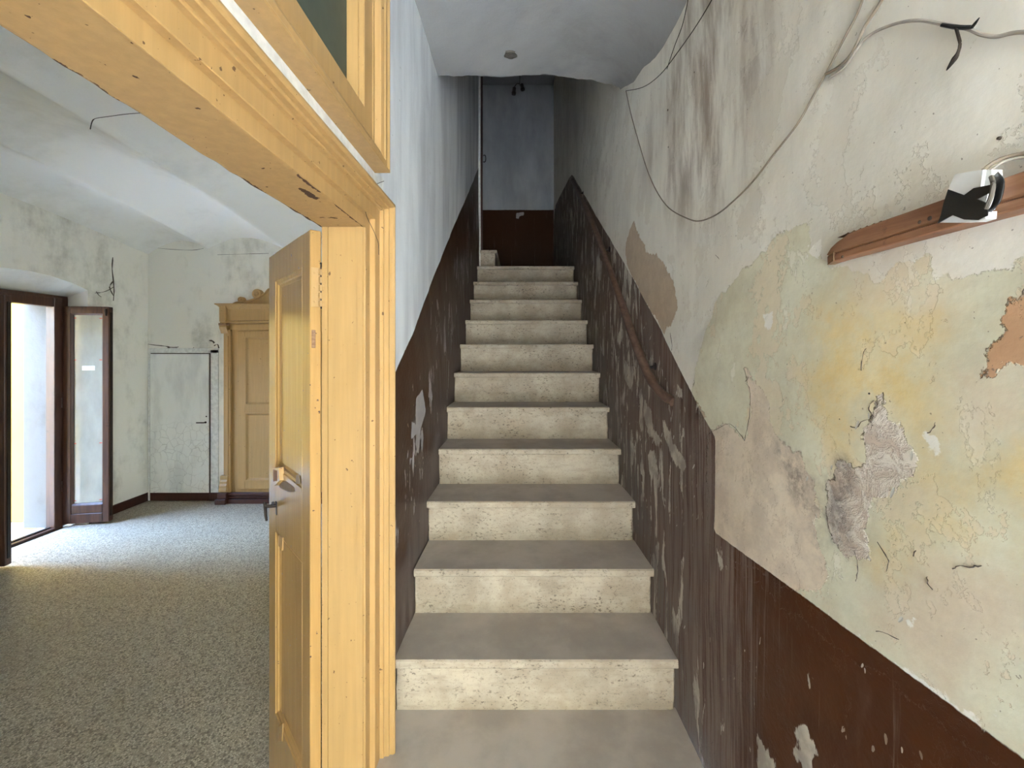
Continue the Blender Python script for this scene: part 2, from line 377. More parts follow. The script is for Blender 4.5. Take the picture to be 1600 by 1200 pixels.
YEL = srgb(173, 138, 87)
M = dict(
    right=m_wall_right(), left=m_wall_left('grey white plaster and brown dado', srgb(218, 221, 222), srgb(188, 191, 194)), landing=m_wall_left('shade darkened landing plaster and brown dado', srgb(172, 174, 176), srgb(146, 150, 152)),  # landing: left wall plaster with the landing's shade put into a darker colour
    plaster=m_plaster('room plaster', srgb(230, 227, 216), srgb(166, 162, 148), .85, 1.3),
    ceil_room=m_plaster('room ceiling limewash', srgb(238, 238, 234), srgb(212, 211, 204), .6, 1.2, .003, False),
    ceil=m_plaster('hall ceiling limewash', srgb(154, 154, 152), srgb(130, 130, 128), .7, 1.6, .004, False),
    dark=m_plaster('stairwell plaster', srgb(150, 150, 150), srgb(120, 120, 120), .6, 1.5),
    reveal=m_plaster('window reveal plaster', srgb(206, 206, 200), srgb(172, 170, 162), .5, 1.6),
    facade=m_plaster('yellow facade render', srgb(206, 168, 74), srgb(190, 152, 64), .6, .8),
    cream=m_plaster('cream render on added walls', srgb(196, 184, 160), srgb(182, 170, 146), .6, .8),
    chipstone=m_plain('bare ceiling mortar', srgb(104, 100, 92), .95, .1, 0, .2),
    tie=m_plain('grey tie', srgb(104, 98, 88), .6, .3),
    hallfloor=m_dust('worn hall floor', srgb(112, 100, 90), srgb(92, 82, 74)),
    pillar=m_plaster('weathered outer reveal', srgb(104, 102, 97), srgb(86, 83, 77), .7, 1.6),
    paving=m_plaster('pale paving', srgb(214, 212, 206), srgb(190, 188, 182), .6, 1, .002, False),
    yellow=m_yellow('ochre gloss paint', YEL, .8),
    yellow_worn=m_yellow('worn ochre gloss paint', YEL, 1.0, .45, 'wear'),
    door=m_yellow('ochre paint on the door', srgb(176, 138, 84), 1.0, .22),
    stone=m_stone('travertine', srgb(180, 168, 148), srgb(158, 144, 124), srgb(78, 68, 57)),
    tread=m_dust('dusty stone', srgb(184, 174, 162), srgb(166, 156, 145)),
    terrazzo=m_terrazzo(), joint=m_plain('floor bed', srgb(96, 90, 80), .9),
    crazed=m_crazed(), white=m_plain('white paint', srgb(226, 226, 220), .6),
    brown=m_plain('brown skirting paint', srgb(70, 38, 28), .4, .45),
    frame=m_wood('dark stained frame', srgb(58, 36, 27), srgb(80, 52, 40), .38, (40, 40, 3)),
    batten=m_wood('reddish batten wood', srgb(118, 80, 56), srgb(152, 110, 80), .5, (30, 5, 60)),
    splint=m_wood('splintered wood', srgb(112, 82, 58), srgb(142, 112, 84), .8, (60, 5, 90)),
    rail=m_wood('worn handrail', srgb(72, 52, 42), srgb(104, 82, 68), .45, (40, 3, 40)),
    glass=m_glass('dusty glass'), iron=m_plain('dark iron', srgb(52, 44, 40), .5, .5, .6),
    tape=m_plain('black tape', srgb(14, 16, 18), .3, .5), plastic=m_plain('white plastic', srgb(226, 228, 226), .3, .5, 0, .04),
    cable=m_plain('old grey cable', srgb(142, 130, 114), .7, .3), cablew=m_plain('white painted cable', srgb(176, 168, 156), .7, .3),
    cabled=m_plain('dark cloth cable', srgb(60, 52, 46), .8, .2), crack=m_plain('dark crack', srgb(92, 82, 74), .95, .1),
    flake=m_plain('paint flake', srgb(150, 136, 124), .8, .2), flakew=m_plain('plaster flake', srgb(206, 202, 192), .9, .1),
    redtape=m_plain('red tape mark', srgb(200, 90, 80), .6), paper=m_plain('white sticker', srgb(236, 238, 236), .6, .3, 0, .02),
    transom=m_plain('dirty olive glass', srgb(78, 84, 72), .5, .15, 0, .14, 4),
    greywood=m_plain('bare grey wood', srgb(140, 122, 106), .8, .2),
)

# ------------------------------------------------------------------ walls of the stair hall
PITCH0, GOING, RISE, Z0 = 4.9 * .2376, .2376, .18, .36
def nose_y(k): return PITCH0 + k * GOING
def pitch(y): return np.where(y < PITCH0, Z0 - .0, Z0 + (y - PITCH0) / GOING * RISE)

def sdf(poly, Y, Z):
    """distance to a polygon, positive inside"""
    p = np.array(poly); q = np.roll(p, -1, 0); best = np.full(Y.shape, 1e9); ins = np.zeros(Y.shape, bool)
    for (ay, az), (by, bz) in zip(p, q):
        ey, ez = by - ay, bz - az
        t = np.clip(((Y - ay) * ey + (Z - az) * ez) / (ey * ey + ez * ez + 1e-12), 0, 1)
        best = np.minimum(best, (Y - ay - t * ey) ** 2 + (Z - az - t * ez) ** 2)
        c = (az > Z) != (bz > Z)
        with np.errstate(divide='ignore', invalid='ignore'):
            ins ^= c & (Y < ey * (Z - az) / (bz - az if bz != az else 1e-9) + ay)
    d = np.sqrt(best); return np.where(ins, d, -d)
def multi(polys, Y, Z): return np.max([sdf(p, Y, Z) for p in polys], axis=0)

def grid_mesh(name, X, Y, Z, attrs, mat, parent=None):
    """X, Y, Z: 2D arrays of one shape; attrs: name -> 2D array"""
    a, b = X.shape; idx = np.arange(a * b).reshape(a, b)
    f = np.stack([idx[:-1, :-1], idx[1:, :-1], idx[1:, 1:], idx[:-1, 1:]], -1).reshape(-1, 4)
    me = bpy.data.meshes.new(name)
    me.from_pydata(np.stack([X, Y, Z], -1).reshape(-1, 3).tolist(), [], f.tolist())
    for k, v in attrs.items():
        at = me.attributes.new(k, 'FLOAT', 'POINT'); at.data.foreach_set('value', np.clip(v, -.4, 1).astype(np.float32).ravel())
    me.materials.append(mat)
    for p in me.polygons: p.use_smooth = True
    o = bpy.data.objects.new(name, me); link(o, parent); return o

def relief(Y, Z, a=.0025):
    return a * (np.sin(Y * 5.1 + 1.3 * np.sin(Z * 3.7)) + .7 * np.sin(Z * 7.3 + 2 * np.sin(Y * 4.1 + .6)) + .5 * np.sin(Y * 17 + Z * 11 + np.sin(Z * 23)))

def samples(a, b, fine):
    out = [a]
    while out[-1] < b:
        d = max(out[-1], .35) if out[-1] > .25 else None
        out.append(out[-1] + (.10 if d is None else .004 + fine * d * d))
    out[-1] = b
    return np.array(out)

# right wall ---------------------------------------------------------
ys = np.unique(np.concatenate([samples(.16, 3.9, .006), np.linspace(3.9, 5.16, 14)]))
zs = np.concatenate([np.arange(0, 3.1, .012), [3.4, 4.0, 4.8]])
Yg, Zg = np.meshgrid(ys, zs, indexing='ij')
R = lambda pts: yz(pts, xR)
dado_line = [(-1.8, R([(1600, 1190)])[0][1] + .02)] + R([(1600, 1190), (1117, 830), (1117, 683), (988, 432)]) + [(3.9, 1.66 + EYE), (5.1, 1.74 + EYE)]
dado_poly = dado_line + [(5.1, -1), (-1.8, -1)]
green = R([(1201, 388), (1223, 366), (1266, 349), (1268, 388), (1300, 412), (1375, 440), (1392, 414), (1422, 401), (1452, 405), (1461, 429), (1491, 433), (1557, 418), (1600, 405), (1680, 400), (1680, 1300), (1117, 860), (1112, 690), (1080, 620), (1092, 560), (1120, 470), (1150, 432)])
attrs = dict(
    dado=sdf(dado_poly, Yg, Zg), green=sdf(green, Yg, Zg),
    stain=sdf(R([(1080, -90), (1250, -90), (1190, 150), (1140, 320), (1060, 345), (1010, 260), (1030, 120)]), Yg, Zg),
    ochre=multi([R(q) for q in ([(1290, 480), (1350, 478), (1460, 490), (1440, 560), (1455, 640), (1440, 700), (1395, 640), (1360, 640), (1330, 720), (1300, 700), (1275, 640), (1265, 560)],
                                [(1480, 710), (1620, 690), (1620, 800), (1500, 800), (1440, 740)], [(1380, 810), (1450, 785), (1500, 820), (1420, 850), (1370, 870)])], Yg, Zg),
    pink=multi([R(q) for q in ([(1420, 900), (1450, 860), (1500, 880), (1560, 900), (1600, 940), (1600, 1010), (1540, 1020), (1480, 1090), (1420, 1040), (1370, 980), (1350, 950)],
                               [(1340, 440), (1480, 450), (1470, 490), (1340, 490)], [(1500, 590), (1620, 580), (1620, 680), (1500, 690)])], Yg, Zg),
    white=multi([R(q) for q in ([(1448, 682), (1470, 698), (1462, 706), (1446, 691)], [(1411, 962), (1424, 968), (1421, 988), (1402, 981)], [(1270, 944), (1340, 990), (1600, 1181), (1600, 1192), (1325, 994)],
                                [(1196, 494), (1208, 488), (1204, 510), (1195, 515)], [(1270, 385), (1284, 378), (1282, 400), (1268, 396)], [(1540, 1100), (1556, 1098), (1560, 1130), (1545, 1128)])], Yg, Zg),
    beige=multi([R(q) for q in ([(992, 346), (999, 366), (1006, 381), (1012, 397), (1026, 394), (1039, 418), (1052, 443), (1058, 476), (1052, 502), (1041, 513), (1036, 524), (988, 432), (977, 399), (979, 377)],
                                [(1090, 628), (1101, 640), (1106, 652), (1098, 660)])], Yg, Zg),
    pinkgrey=sdf(R([(1168, 578), (1173, 588), (1184, 602), (1195, 614), (1201, 640), (1207, 676), (1222, 690), (1240, 704), (1254, 706), (1262, 745), (1277, 800), (1276, 840), (1290, 905), (1262, 930), (1105, 850), (1105, 680), (1128, 666), (1140, 662), (1152, 672), (1163, 686), (1168, 680), (1172, 640), (1168, 600)]), Yg, Zg),
    terra=sdf(R([(1574, 468), (1600, 465), (1680, 460), (1680, 560), (1562, 562), (1560, 590), (1535, 595), (1537, 573), (1557, 539), (1561, 513)]), Yg, Zg),
    mottle=sdf(R([(1316, 726), (1297, 760), (1290, 791), (1294, 830), (1314, 862), (1352, 866), (1366, 795), (1392, 773), (1422, 730), (1427, 708), (1409, 678), (1388, 648), (1383, 622), (1366, 626), (1357, 652), (1340, 662), (1337, 672), (1346, 687), (1349, 722), (1330, 735)]), Yg, Zg),
    grey=multi([R(q) for q in ([(1316, 722), (1295, 760), (1288, 795), (1294, 835), (1322, 850), (1332, 800), (1328, 760)], [(1215, 700), (1250, 710), (1275, 800), (1276, 850), (1250, 800), (1225, 760)])], Yg, Zg),
    bare=multi([R(q) for q in ([(1187, 1152), (1199, 1173), (1212, 1184), (1217, 1230), (1189, 1230)], [(1233, 1128), (1247, 1136), (1263, 1147), (1281, 1176), (1264, 1177), (1267, 1230), (1257, 1200), (1252, 1189), (1241, 1173), (1253, 1171), (1247, 1149)],
                               [(1006, 623), (1018, 640), (1022, 668), (1034, 690), (1025, 696), (1012, 670), (1004, 645)], [(1034, 655), (1048, 672), (1050, 690), (1064, 706), (1072, 728), (1062, 734), (1048, 712), (1040, 690)],
                               [(1060, 604), (1068, 612), (1066, 622), (1059, 618)], [(1010, 706), (1024, 702), (1026, 740), (1014, 738)], [(932, 395), (940, 410), (938, 440), (930, 430)], [(975, 560), (990, 585), (985, 612), (976, 590)])], Yg, Zg),
    fade=np.clip((Yg - .80) / .34, 0, 1) * np.clip(1.25 - (Zg - pitch(Yg)) * .35, .2, 1),
    peel=np.clip((Yg - 1.15) / .7, 0, 1) + .35 * np.clip((Yg - .95) / .2, 0, 1) * np.clip((.55 - (Zg - pitch(Yg))) / .4, 0, 1) - .5 * np.clip((.85 - Yg) / .2, 0, 1),
    bottom=np.clip(.05 + .13 * np.clip((Yg - 1.2) / .8, 0, 1), 0, 1) - (Zg - pitch(Yg)))
Xg = xR(Yg) + relief(Yg, Zg)
w_right = tag(grid_mesh('wall_right', Xg, Yg, Zg, attrs, M['right']), 'flaking cream wall with a brown dado right of the stairs', 'wall', kind='structure')

# left wall ----------------------------------------------------------
ys = np.concatenate([np.arange(1.262, 2.4, .012), np.arange(2.4, 3.94, .03)]); zs = np.concatenate([np.arange(0, 3.2, .016), [3.6, 4.2, 4.8]])
Yl, Zl = np.meshgrid(ys, zs, indexing='ij')
L = lambda pts: yz(pts, xL)
la = L([(617, 585), (748, 262)])
sl = (la[1][1] - la[0][1]) / (la[1][0] - la[0][0])
lpoly = [(1.0, la[0][1] + (1.0 - la[0][0]) * sl), (4.2, la[0][1] + (4.2 - la[0][0]) * sl), (4.2, -1), (1.0, -1)]
pk = np.clip(1 - np.abs(Zl - pitch(Yl) - .45) / .4, 0, 1)
attl = dict(dado=sdf(lpoly, Yl, Zl), bare=multi([L(q) for q in ([(659, 609), (663, 627), (665, 643), (658, 667), (654, 712), (649, 693), (651, 680), (643, 685), (643, 659), (650, 663), (650, 621)], [(670, 597), (675, 620), (668, 622)],
                                                         [(683, 462), (687, 480), (684, 486)], [(641, 712), (645, 716), (642, 728)])], Yl, Zl),
            fade=np.clip(1.1 - (Zl - pitch(Yl)) / .45, 0, 1), peel=pk)
Xl = xL(Yl) + relief(Zl, Yl, .002)
w_left = tag(grid_mesh('wall_left', Xl, Yl, Zl, attl, M['left']), 'grey white stair wall with a brown dado beside the ochre door frame', 'wall', kind='structure')

# landing: far wall, niche side, high ceiling
xs = np.linspace(-.62, .55, 60); zs = np.linspace(2.2, 4.8, 130)
Xf, Zf = np.meshgrid(xs, zs, indexing='ij'); Yf = 5.1 + relief(Xf * 2, Zf, .002)
bare = [(P(x, y, 5.1).x, P(x, y, 5.1).z) for x, y in ((807, 333), (819, 331), (818, 336), (812, 338), (810, 343), (806, 341))]
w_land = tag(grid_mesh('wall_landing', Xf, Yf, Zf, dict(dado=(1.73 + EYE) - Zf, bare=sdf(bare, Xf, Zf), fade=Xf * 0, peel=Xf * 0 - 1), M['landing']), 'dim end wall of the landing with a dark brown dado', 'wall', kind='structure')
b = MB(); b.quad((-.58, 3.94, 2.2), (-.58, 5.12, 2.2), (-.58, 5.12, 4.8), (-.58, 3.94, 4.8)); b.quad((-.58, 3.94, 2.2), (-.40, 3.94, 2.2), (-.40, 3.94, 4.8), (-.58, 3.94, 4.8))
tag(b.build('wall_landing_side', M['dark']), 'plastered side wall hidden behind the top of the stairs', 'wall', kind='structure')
b = MB(); b.box((-4.6, -1.4, 4.8), (2.1, 5.3, 4.95)); tag(b.build('roof', M['dark']), 'slab over the whole house above the stairwell', 'roof', kind='structure')

# hall ceiling: lime-washed, curved down to the right wall, ends in a ragged edge
ys = np.unique(np.concatenate([np.linspace(-1.3, .6, 14), np.linspace(.6, 2.12, 60)])); u = np.linspace(0, 1, 70)
Yc, Uc = np.meshgrid(ys, u, indexing='ij')
xa, xb = xL(Yc) - .03, xR(Yc) + .004
Xc = xa + (xb - xa) * Uc
zsp = np.interp(Yc, [-2, 1.3, 1.56, 1.9, 2.12], [1.10, 1.10, 1.12, 1.22, 1.315])
t = np.clip((Xc - .12) / (xb - .12), 0, 1)
Zc = EYE + zsp + (1.388 - zsp) * (1 - t ** 2) ** .62 + .006 * np.sin(Uc * 3.1) + relief(Xc * 3, Yc * 2, .003)
Zc = np.where(Yc > 2.11, Zc + .0022 * np.sin(Xc * 47 + 2 * np.sin(Xc * 13)) + .0015 * np.sin(Xc * 131), Zc)
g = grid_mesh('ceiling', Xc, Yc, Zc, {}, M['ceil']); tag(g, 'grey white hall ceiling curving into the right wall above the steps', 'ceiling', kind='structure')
b = MB()
for i in range(len(u) - 1):
    p, q = Vector((Xc[-1, i], Yc[-1, i], Zc[-1, i])), Vector((Xc[-1, i + 1], Yc[-1, i + 1], Zc[-1, i + 1]))
    b.quad(p, q, (q.x, q.y + .012, 4.8), (p.x, p.y + .012, 4.8))
b.build('ceiling_end', M['dark'], g)
b = MB(); c = P(798, 98, 1.97); c.z = EYE + 1.388
n = 14; b.loft([[(c.x + math.cos(2 * math.pi * k / n) * r * (1 + .25 * math.sin(k * 2.3)) * 1.0, c.y + math.sin(2 * math.pi * k / n) * r * .9, c.z + dz + .006 * math.sin(.5 * 3.1)) for k in range(n)] for r, dz in ((.030, .001), (.027, -.006), (.014, -.008))])
b.build('chipped_patch', M['chipstone'], g, 40)

# entrance side behind the camera: wall with the street doorway
b = MB(); Y0 = -1.3
b.quad((-4.5, Y0, 0), (-.24, Y0, 0), (-.24, Y0, 4.8), (-4.5, Y0, 4.8)); b.quad((-.24, Y0, 2.3), (1.62, Y0, 2.3), (1.62, Y0, 4.8), (-.24, Y0, 4.8)); b.quad((1.62, Y0, 0), (2.0, Y0, 0), (2.0, Y0, 4.8), (1.62, Y0, 4.8))
tag(b.build('wall_entrance', M['ceil']), 'wall with the wide street doorway behind the viewer', 'wall', kind='structure')
b = MB(); b.quad((float(xR(.16)), .161, 0), (2.0, .161, 0), (2.0, .161, 4.8), (float(xR(.16)), .161, 4.8)); b.quad((2.0, Y0, 0), (2.0, .161, 0), (2.0, .161, 4.8), (2.0, Y0, 4.8))
tag(b.build('wall_vestibule', M['ceil']), 'plastered vestibule walls to the side of the street doorway', 'wall', kind='structure')
b = MB(); b.quad((.5, Y0, 2.66), (2.0, Y0, 2.66), (2.0, .17, 2.66), (.5, .17, 2.66)); tag(b.build('ceiling_vestibule', M['ceil']), 'flat ceiling over the vestibule by the street doorway', 'ceiling', kind='structure')
b = MB(); b.quad((-.44, Y0, 0), (-.44, -.32, 0), (-.44, -.32, 4.8), (-.44, Y0, 4.8)); b.quad((-.447, -.32, 1.93), (-.447, 1.16, 1.93), (-.447, 1.16, 4.8), (-.447, -.32, 4.8)); b.quad((-.433, 1.16, 1.99), (-.431, 1.265, 1.99), (-.431, 1.265, 4.8), (-.433, 1.16, 4.8))
tag(b.build('wall_left_entrance', M['ceil']), 'plastered wall around the ochre double doorway and the light above it', 'wall', kind='structure')
b = MB(); b.box((-.44, Y0, -.05), (2.0, 1.2, 0)); tag(b.build('floor', M['hallfloor']), 'grey stone hall floor at the foot of the stairs', 'floor', kind='structure')

# ------------------------------------------------------------------ staircase
st = root('staircase', (.03, PITCH0, 0), 'straight travertine staircase climbing between two brown dados', 'stairs')
SO = Vector(st.location)
def step_slab(k, deep):
    y0, y1, z = nose_y(k), nose_y(k) + deep, Z0 + k * RISE
    prof = [(y0 + .005, z), (y0, z - .005), (y0, z - .024), (y0 + .003, z - .029), (y1, z - .029), (y1, z)]
    j = [random.uniform(-.003, .003) for _ in range(2)]
    b = MB(); b.loft([[Vector((xL(y) + .001 + j[0], y, zz)) - SO for y, zz in prof], [Vector((xR(y) + .002 + j[1], y, zz)) - SO for y, zz in prof]])
    o = b.build('tread', [M['stone'], M['tread']], st)
    for p in o.data.polygons:
        if p.normal.z > .9: p.material_index = 1
def step_riser(k):
    y0, z0, z1 = nose_y(k) + .020, Z0 + (k - 1) * RISE, Z0 + k * RISE - .029
    b = MB(); jl, jr = .004 + random.uniform(0, .003), .006 + random.uniform(0, .004)
    n = 9; rows = []
    for i in range(n):
        z = z0 + (z1 - z0) * i / (n - 1)
        e = random.uniform(-.002, .002); e2 = random.uniform(-.003, .003)
        rows.append([Vector(v) - SO for v in ((xL(y0) + jl + e, y0, z), (xR(y0) - jr + e2, y0, z), (xR(y0) + .01, y0 + .03, z), (xL(y0) - .01, y0 + .03, z))])
    b.loft(rows); b.build('riser', M['stone'], st)
for k in range(-1, 12):
    step_slab(k, GOING + .03); step_riser(k)
zl = Z0 + 11 * RISE
b = MB(); b.box((-.58, nose_y(11) + .20, zl - .06), (.52, 5.14, zl - .001)); tag(b.build('floor_landing', M['tread']), 'stone floor of the dark landing at the top of the steps', 'floor', kind='structure')
for j, x in enumerate((-.235, -.47)):
    z = zl + RISE * (j + 1)
    b = MB(); b.box((max(x - .30, -.56) - SO.x, 3.925 - SO.y, z - .03), (x - SO.x, 5.09 - SO.y, z), .004); b.build('upper_tread', M['stone'], st)
    b = MB(); b.box((max(x - .30, -.56) - SO.x, 3.94 - SO.y, z - RISE), (x - .018 - SO.x, 5.09 - SO.y, z - .03)); b.build('upper_riser', M['stone'], st)

# corner post where the stair wall ends, and the brown board behind it
b = MB(); b.box((-.412, 3.925, zl), (-.388, 3.965, 4.75), .004); tag(b.build('trim_1', M['white']), 'narrow pale corner bead at the upper end of the left stair wall', 'trim', kind='structure')
b = MB(); b.box((-.412, 3.97, zl + .18), (-.375, 4.0, 4.75), .003); t2 = tag(b.build('trim_2', M['brown']), 'dark brown door post behind the pale corner bead on the landing', 'trim', kind='structure')
c = P(757, 248, 3.965); b = MB(); b.tube(smooth_path([c + Vector(v) for v in ((-.012, 0, .03), (.006, -.004, .03), (.012, -.004, 0), (.006, -.004, -.03), (-.012, 0, -.03))], 4), .004, 6); b.build('latch', M['iron'], t2, 50)

# handrail on the right wall
hr = root('handrail', P(1045, 625, 1.36), 'worn round wooden handrail fixed along the right stair wall', 'handrail'); HO = Vector(hr.location)
path = []
for (px, py, off) in ((1052, 628, .004), (1036, 617, .022), (1020, 598, .034), (1004, 566, .040), (985, 515, .042), (967, 462, .042), (945, 400, .042), (925, 347, .042), (905, 305, .042), (895, 282, .042)):
    path.append(hit(px, py, xR, off))
sp = smooth_path(path, 6); b = MB()
b.tube([p - HO for p in sp], [.017 if i < 12 else .019 if i < 30 else .017 for i in range(len(sp))], 10); b.build('rail', M['rail'], hr, 50)
for i, (px, py) in enumerate(((1006, 570), (940, 388), (903, 300))):
    a = hit(px, py, xR, .042); w = a.copy(); w.x = xR(a.y) + .004
    b = MB(); b.tube([a - HO + Vector((0, 0, -.004)), a - HO + Vector((.02, 0, -.012)), w - HO + Vector((0, 0, -.006))], .006, 6); b.lathe(w - HO + Vector((0, 0, -.006)), (-1, 0, 0), [(0.0, 0), (.016, .001), (.014, .006), (.006, .008)], 10)
    b.build('bracket', M['iron'], hr, 40)

# lamp holder hanging on the landing
c = P(812, 138, 4.4); lp = root('ceiling_lamp', c, 'small dark double lamp holder hanging in the landing shadow', 'lamp')
b = MB(); b.tube([(0, 0, 4.8 - c.z), (.003, 0, .4), (0, 0, .06), (.0, 0, .03)], .004, 6); b.build('cord', M['cabled'], lp)
b = MB(); b.lathe((.02, 0, .05), (.2, 0, -1), [(.006, 0), (.018, .01), (.02, .05), (.024, .055), (.022, .07), (.008, .072)], 14); b.build('socket', M['iron'], lp, 40)
b = MB(); b.lathe((-.055, 0, .015), (-.1, 0, -1), [(.006, 0), (.018, .01), (.02, .055), (.024, .06), (.022, .08), (.008, .082)], 14); b.tube([(0, 0, .05), (-.03, 0, .05), (-.055, 0, .015)], .005, 6); b.build('socket', M['iron'], lp, 40)

# ------------------------------------------------------------------ cracks and flakes belonging to the walls
def crack(pts, fx, parent, r=.0008):
    b = MB(); q = [hit(x, y, fx, .0002) for x, y in pts]
    q = smooth_path(q, 3)
    q = [p + Vector((0, random.uniform(-.0012, .0012), random.uniform(-.0012, .0012))) for p in q]
    b.tube(q, [r * random.uniform(.3, 1.1) for _ in q], 5); b.build('crack', M['crack'], parent)
for pts in ([(1168, 576), (1169, 590), (1164, 598), (1171, 606), (1172, 640), (1167, 670), (1163, 688)], [(1163, 688), (1150, 670), (1140, 662), (1128, 666), (1112, 674)], [(1366, 625), (1357, 638), (1363, 650), (1358, 655)], [(1357, 656), (1345, 660), (1338, 668), (1328, 666)],
            [(1349, 552), (1353, 545), (1347, 560), (1346, 580)], [(1108, 436), (1102, 455), (1098, 480), (1096, 500), (1099, 530), (1106, 555)], [(1450, 678), (1458, 668), (1462, 660)], [(1335, 862), (1340, 880), (1339, 900), (1337, 908)],
            [(1370, 846), (1384, 868), (1388, 880), (1384, 892)], [(1448, 900), (1450, 912), (1456, 920)], [(1488, 888), (1500, 884), (1520, 886), (1532, 884)], [(1368, 985), (1388, 992), (1404, 1000)], [(1430, 860), (1426, 868)], [(1290, 790), (1292, 810), (1296, 830), (1300, 838)],
            [(1118, 398), (1124, 404), (1132, 402), (1138, 408)], [(1596, 460), (1600, 450)], [(1047, 520), (1050, 540), (1049, 548)]):
    crack(pts, xR, w_right)
def dent(px, py, fx, parent, r):
    c = hit(px, py, fx, 0); s = -1 if fx is xR else 1
    r *= .5 if c.y < .8 else .9
    b = MB(); b.lathe(c + Vector((-s * .002, 0, 0)), (s, 0, 0), [(r, 0), (r * .9, .0026), (r * .4, .003)], 9); b.build('nail_hole', M['crack'], parent)
for px, py, r in ((1358, 615, .0032), (1328, 507, .002), (1146, 364, .002), (1560, 216, .004), (1562, 16, .004), (1140, 635, .0015), (1312, 655, .002), (1044, 230, .003), (1043, 172, .004), (1085, 113, .003), (1303, 160, .002)):
    dent(px, py, xR, w_right, r)

def flake_mesh(name, mat, seed):
    rnd = random.Random(seed); b = MB(); rows = []
    for i in range(4):
        t = i / 3; w = (.5 * math.sin(math.pi * (.15 + .75 * t)) + .05) * rnd.uniform(.7, 1.1)
        rows.append([b.bm.verts.new((.28 * t * t + .05 * abs(s), s * w * .55, -t + .5)) for s in (-1, 0, 1)])
    for a, c in zip(rows, rows[1:]):
        for j in range(2): b.bm.faces.new((a[j], a[j + 1], c[j + 1], c[j]))
    me = bpy.data.meshes.new(name); b.bm.to_mesh(me); b.bm.free(); me.materials.append(mat)
    return me
FM = [flake_mesh('paint_flake', M['flake'], i) for i in range(4)] + [flake_mesh('plaster_flake', M['flakew'], 9)]
def flake(px, py, fx, parent, size, mi):
    c = hit(px, py, fx, .0015); o = bpy.data.objects.new('paint_flake', FM[mi]); link(o, parent)
    s = -1 if fx is xR else 1
    o.location = c; o.scale = (size * .55 * s, size, size * random.uniform(.8, 1.6)); o.rotation_euler = (random.uniform(-.6, .6), 0, 0)
rf = random.Random(3)
for px, py in ((1348, 1040), (1352, 1048), (1272, 1058), (1274, 1066), (1180, 1052), (1176, 1046), (1148, 1060), (1116, 950), (1126, 958), (1096, 930), (1132, 968), (1140, 978), (1385, 1155), (1410, 1172), (1322, 1150), (1318, 1140), (1440, 1180), (1365, 1170),
               (1196, 1118), (1206, 1132), (1218, 1126), (1238, 1128), (1086, 896), (1104, 905), (1072, 990), (1070, 980), (1040, 1130), (1068, 880), (1110, 1000), (1164, 1012), (1172, 1030), (1130, 1062), (1100, 1040), (1150, 990)):
    flake(px, py, xR, w_right, rf.uniform(.006, .013), rf.randrange(5))
for i in range(120):
    px = rf.uniform(920, 1090); lo = np.interp(px, [905, 988, 1115], [300, 440, 700]); py = rf.uniform(lo + 20, min(lo + 260, 830))
    flake(px, py, xR, w_right, rf.uniform(.006, .018), rf.choice((0, 1, 2, 3, 4, 4)))
for px, py in ((1163, 686), (1150, 668), (1128, 664), (1340, 664), (1358, 650), (1262, 748), (1276, 806), (1425, 712), (1395, 770), (1408, 968), (1300, 730)):
    flake(px, py, xR, w_right, rf.uniform(.006, .012), 4)
for i in range(60):
    px = rf.uniform(634, 738); hi = np.interp(px, [617, 748], [585, 262]); lo = np.interp(px, [645, 667, 684, 697, 709, 718, 726, 733, 740], [890, 783, 702, 635, 583, 539, 500, 468, 440])
    py = rf.uniform(hi + 25, lo - 20)
    flake(px, py, xL, w_left, rf.uniform(.006, .016), rf.randrange(4))

# ------------------------------------------------------------------ cables and batten on the right wall
def cable(name, pts, r, mat, label, off=.004, n=5, group=None):
    q = smooth_path([hit(x, y, xR, (o[0] if o else off)) for x, y, *o in pts], n); o0 = q[0].copy()
    b = MB(); b.tube([p - o0 for p in q], r, 7); o = b.build(name, mat, None, 50); o.location = o0
    return tag(o, label, 'cable')
cable('wall_cable', [(978, 142), (985, 175), (996, 215), (1010, 262), (1025, 297), (1045, 325), (1075, 342), (1095, 345), (1120, 335), (1145, 315), (1175, 285), (1210, 240), (1245, 195), (1268, 155), (1292, 112), (1318, 62), (1340, 20), (1354, -20)], .0019, M['cable'],
      'thin grey cable sagging in a deep loop across the cream wall')
cable('wall_cable', [(978, 142, .006), (1005, 136, .012), (1032, 116, .02), (1060, 80, .02), (1088, 40, .02), (1112, 0, .02), (1124, -25, .02)], .0014, M['cabled'], 'thin dark cable running up where ceiling meets the right wall')
cable('wall_cable', [(1042, 108, .02), (1054, 72, .03), (1066, 40, .035), (1074, 5, .04), (1078, -20, .04)], .0011, M['cabled'], 'short thin dark cable curving up the hall ceiling')
cable('wall_cable', [(1290, 116, .004), (1308, 106, .007), (1326, 90, .008), (1340, 66, .008), (1352, 40, .006), (1372, 10, .006), (1388, -20, .006)], .0026, M['cable'], 'thick grey cable rising steeply to the top edge from a nail')
cable('wall_cable', [(1296, 122, .005), (1320, 104, .006), (1345, 68, .006), (1362, 53, .006), (1385, 42, .006), (1412, 34, .006), (1440, 32, .006), (1475, 38, .007), (1512, 45, .008), (1534, 54, .008), (1556, 57, .006), (1580, 52, .006), (1600, 50, .006), (1650, 50, .006)], .0022, M['cablew'],
      'pale cable arching to the right with a dark taped splice')
sp0 = hit(1474, 40, xR, .011)
tp = root('cable_splice', sp0, 'dark taped cable splice with two frayed ends on the pale cable', 'cable')
b = MB(); b.tube([hit(x, y, xR, o) - sp0 for x, y, o in ((1472, 39, .009), (1490, 42, .011), (1506, 43, .011), (1520, 42, .010))], [.0024, .0026, .0026, .002], 7); b.build('wrapping', M['tape'], tp, 50)
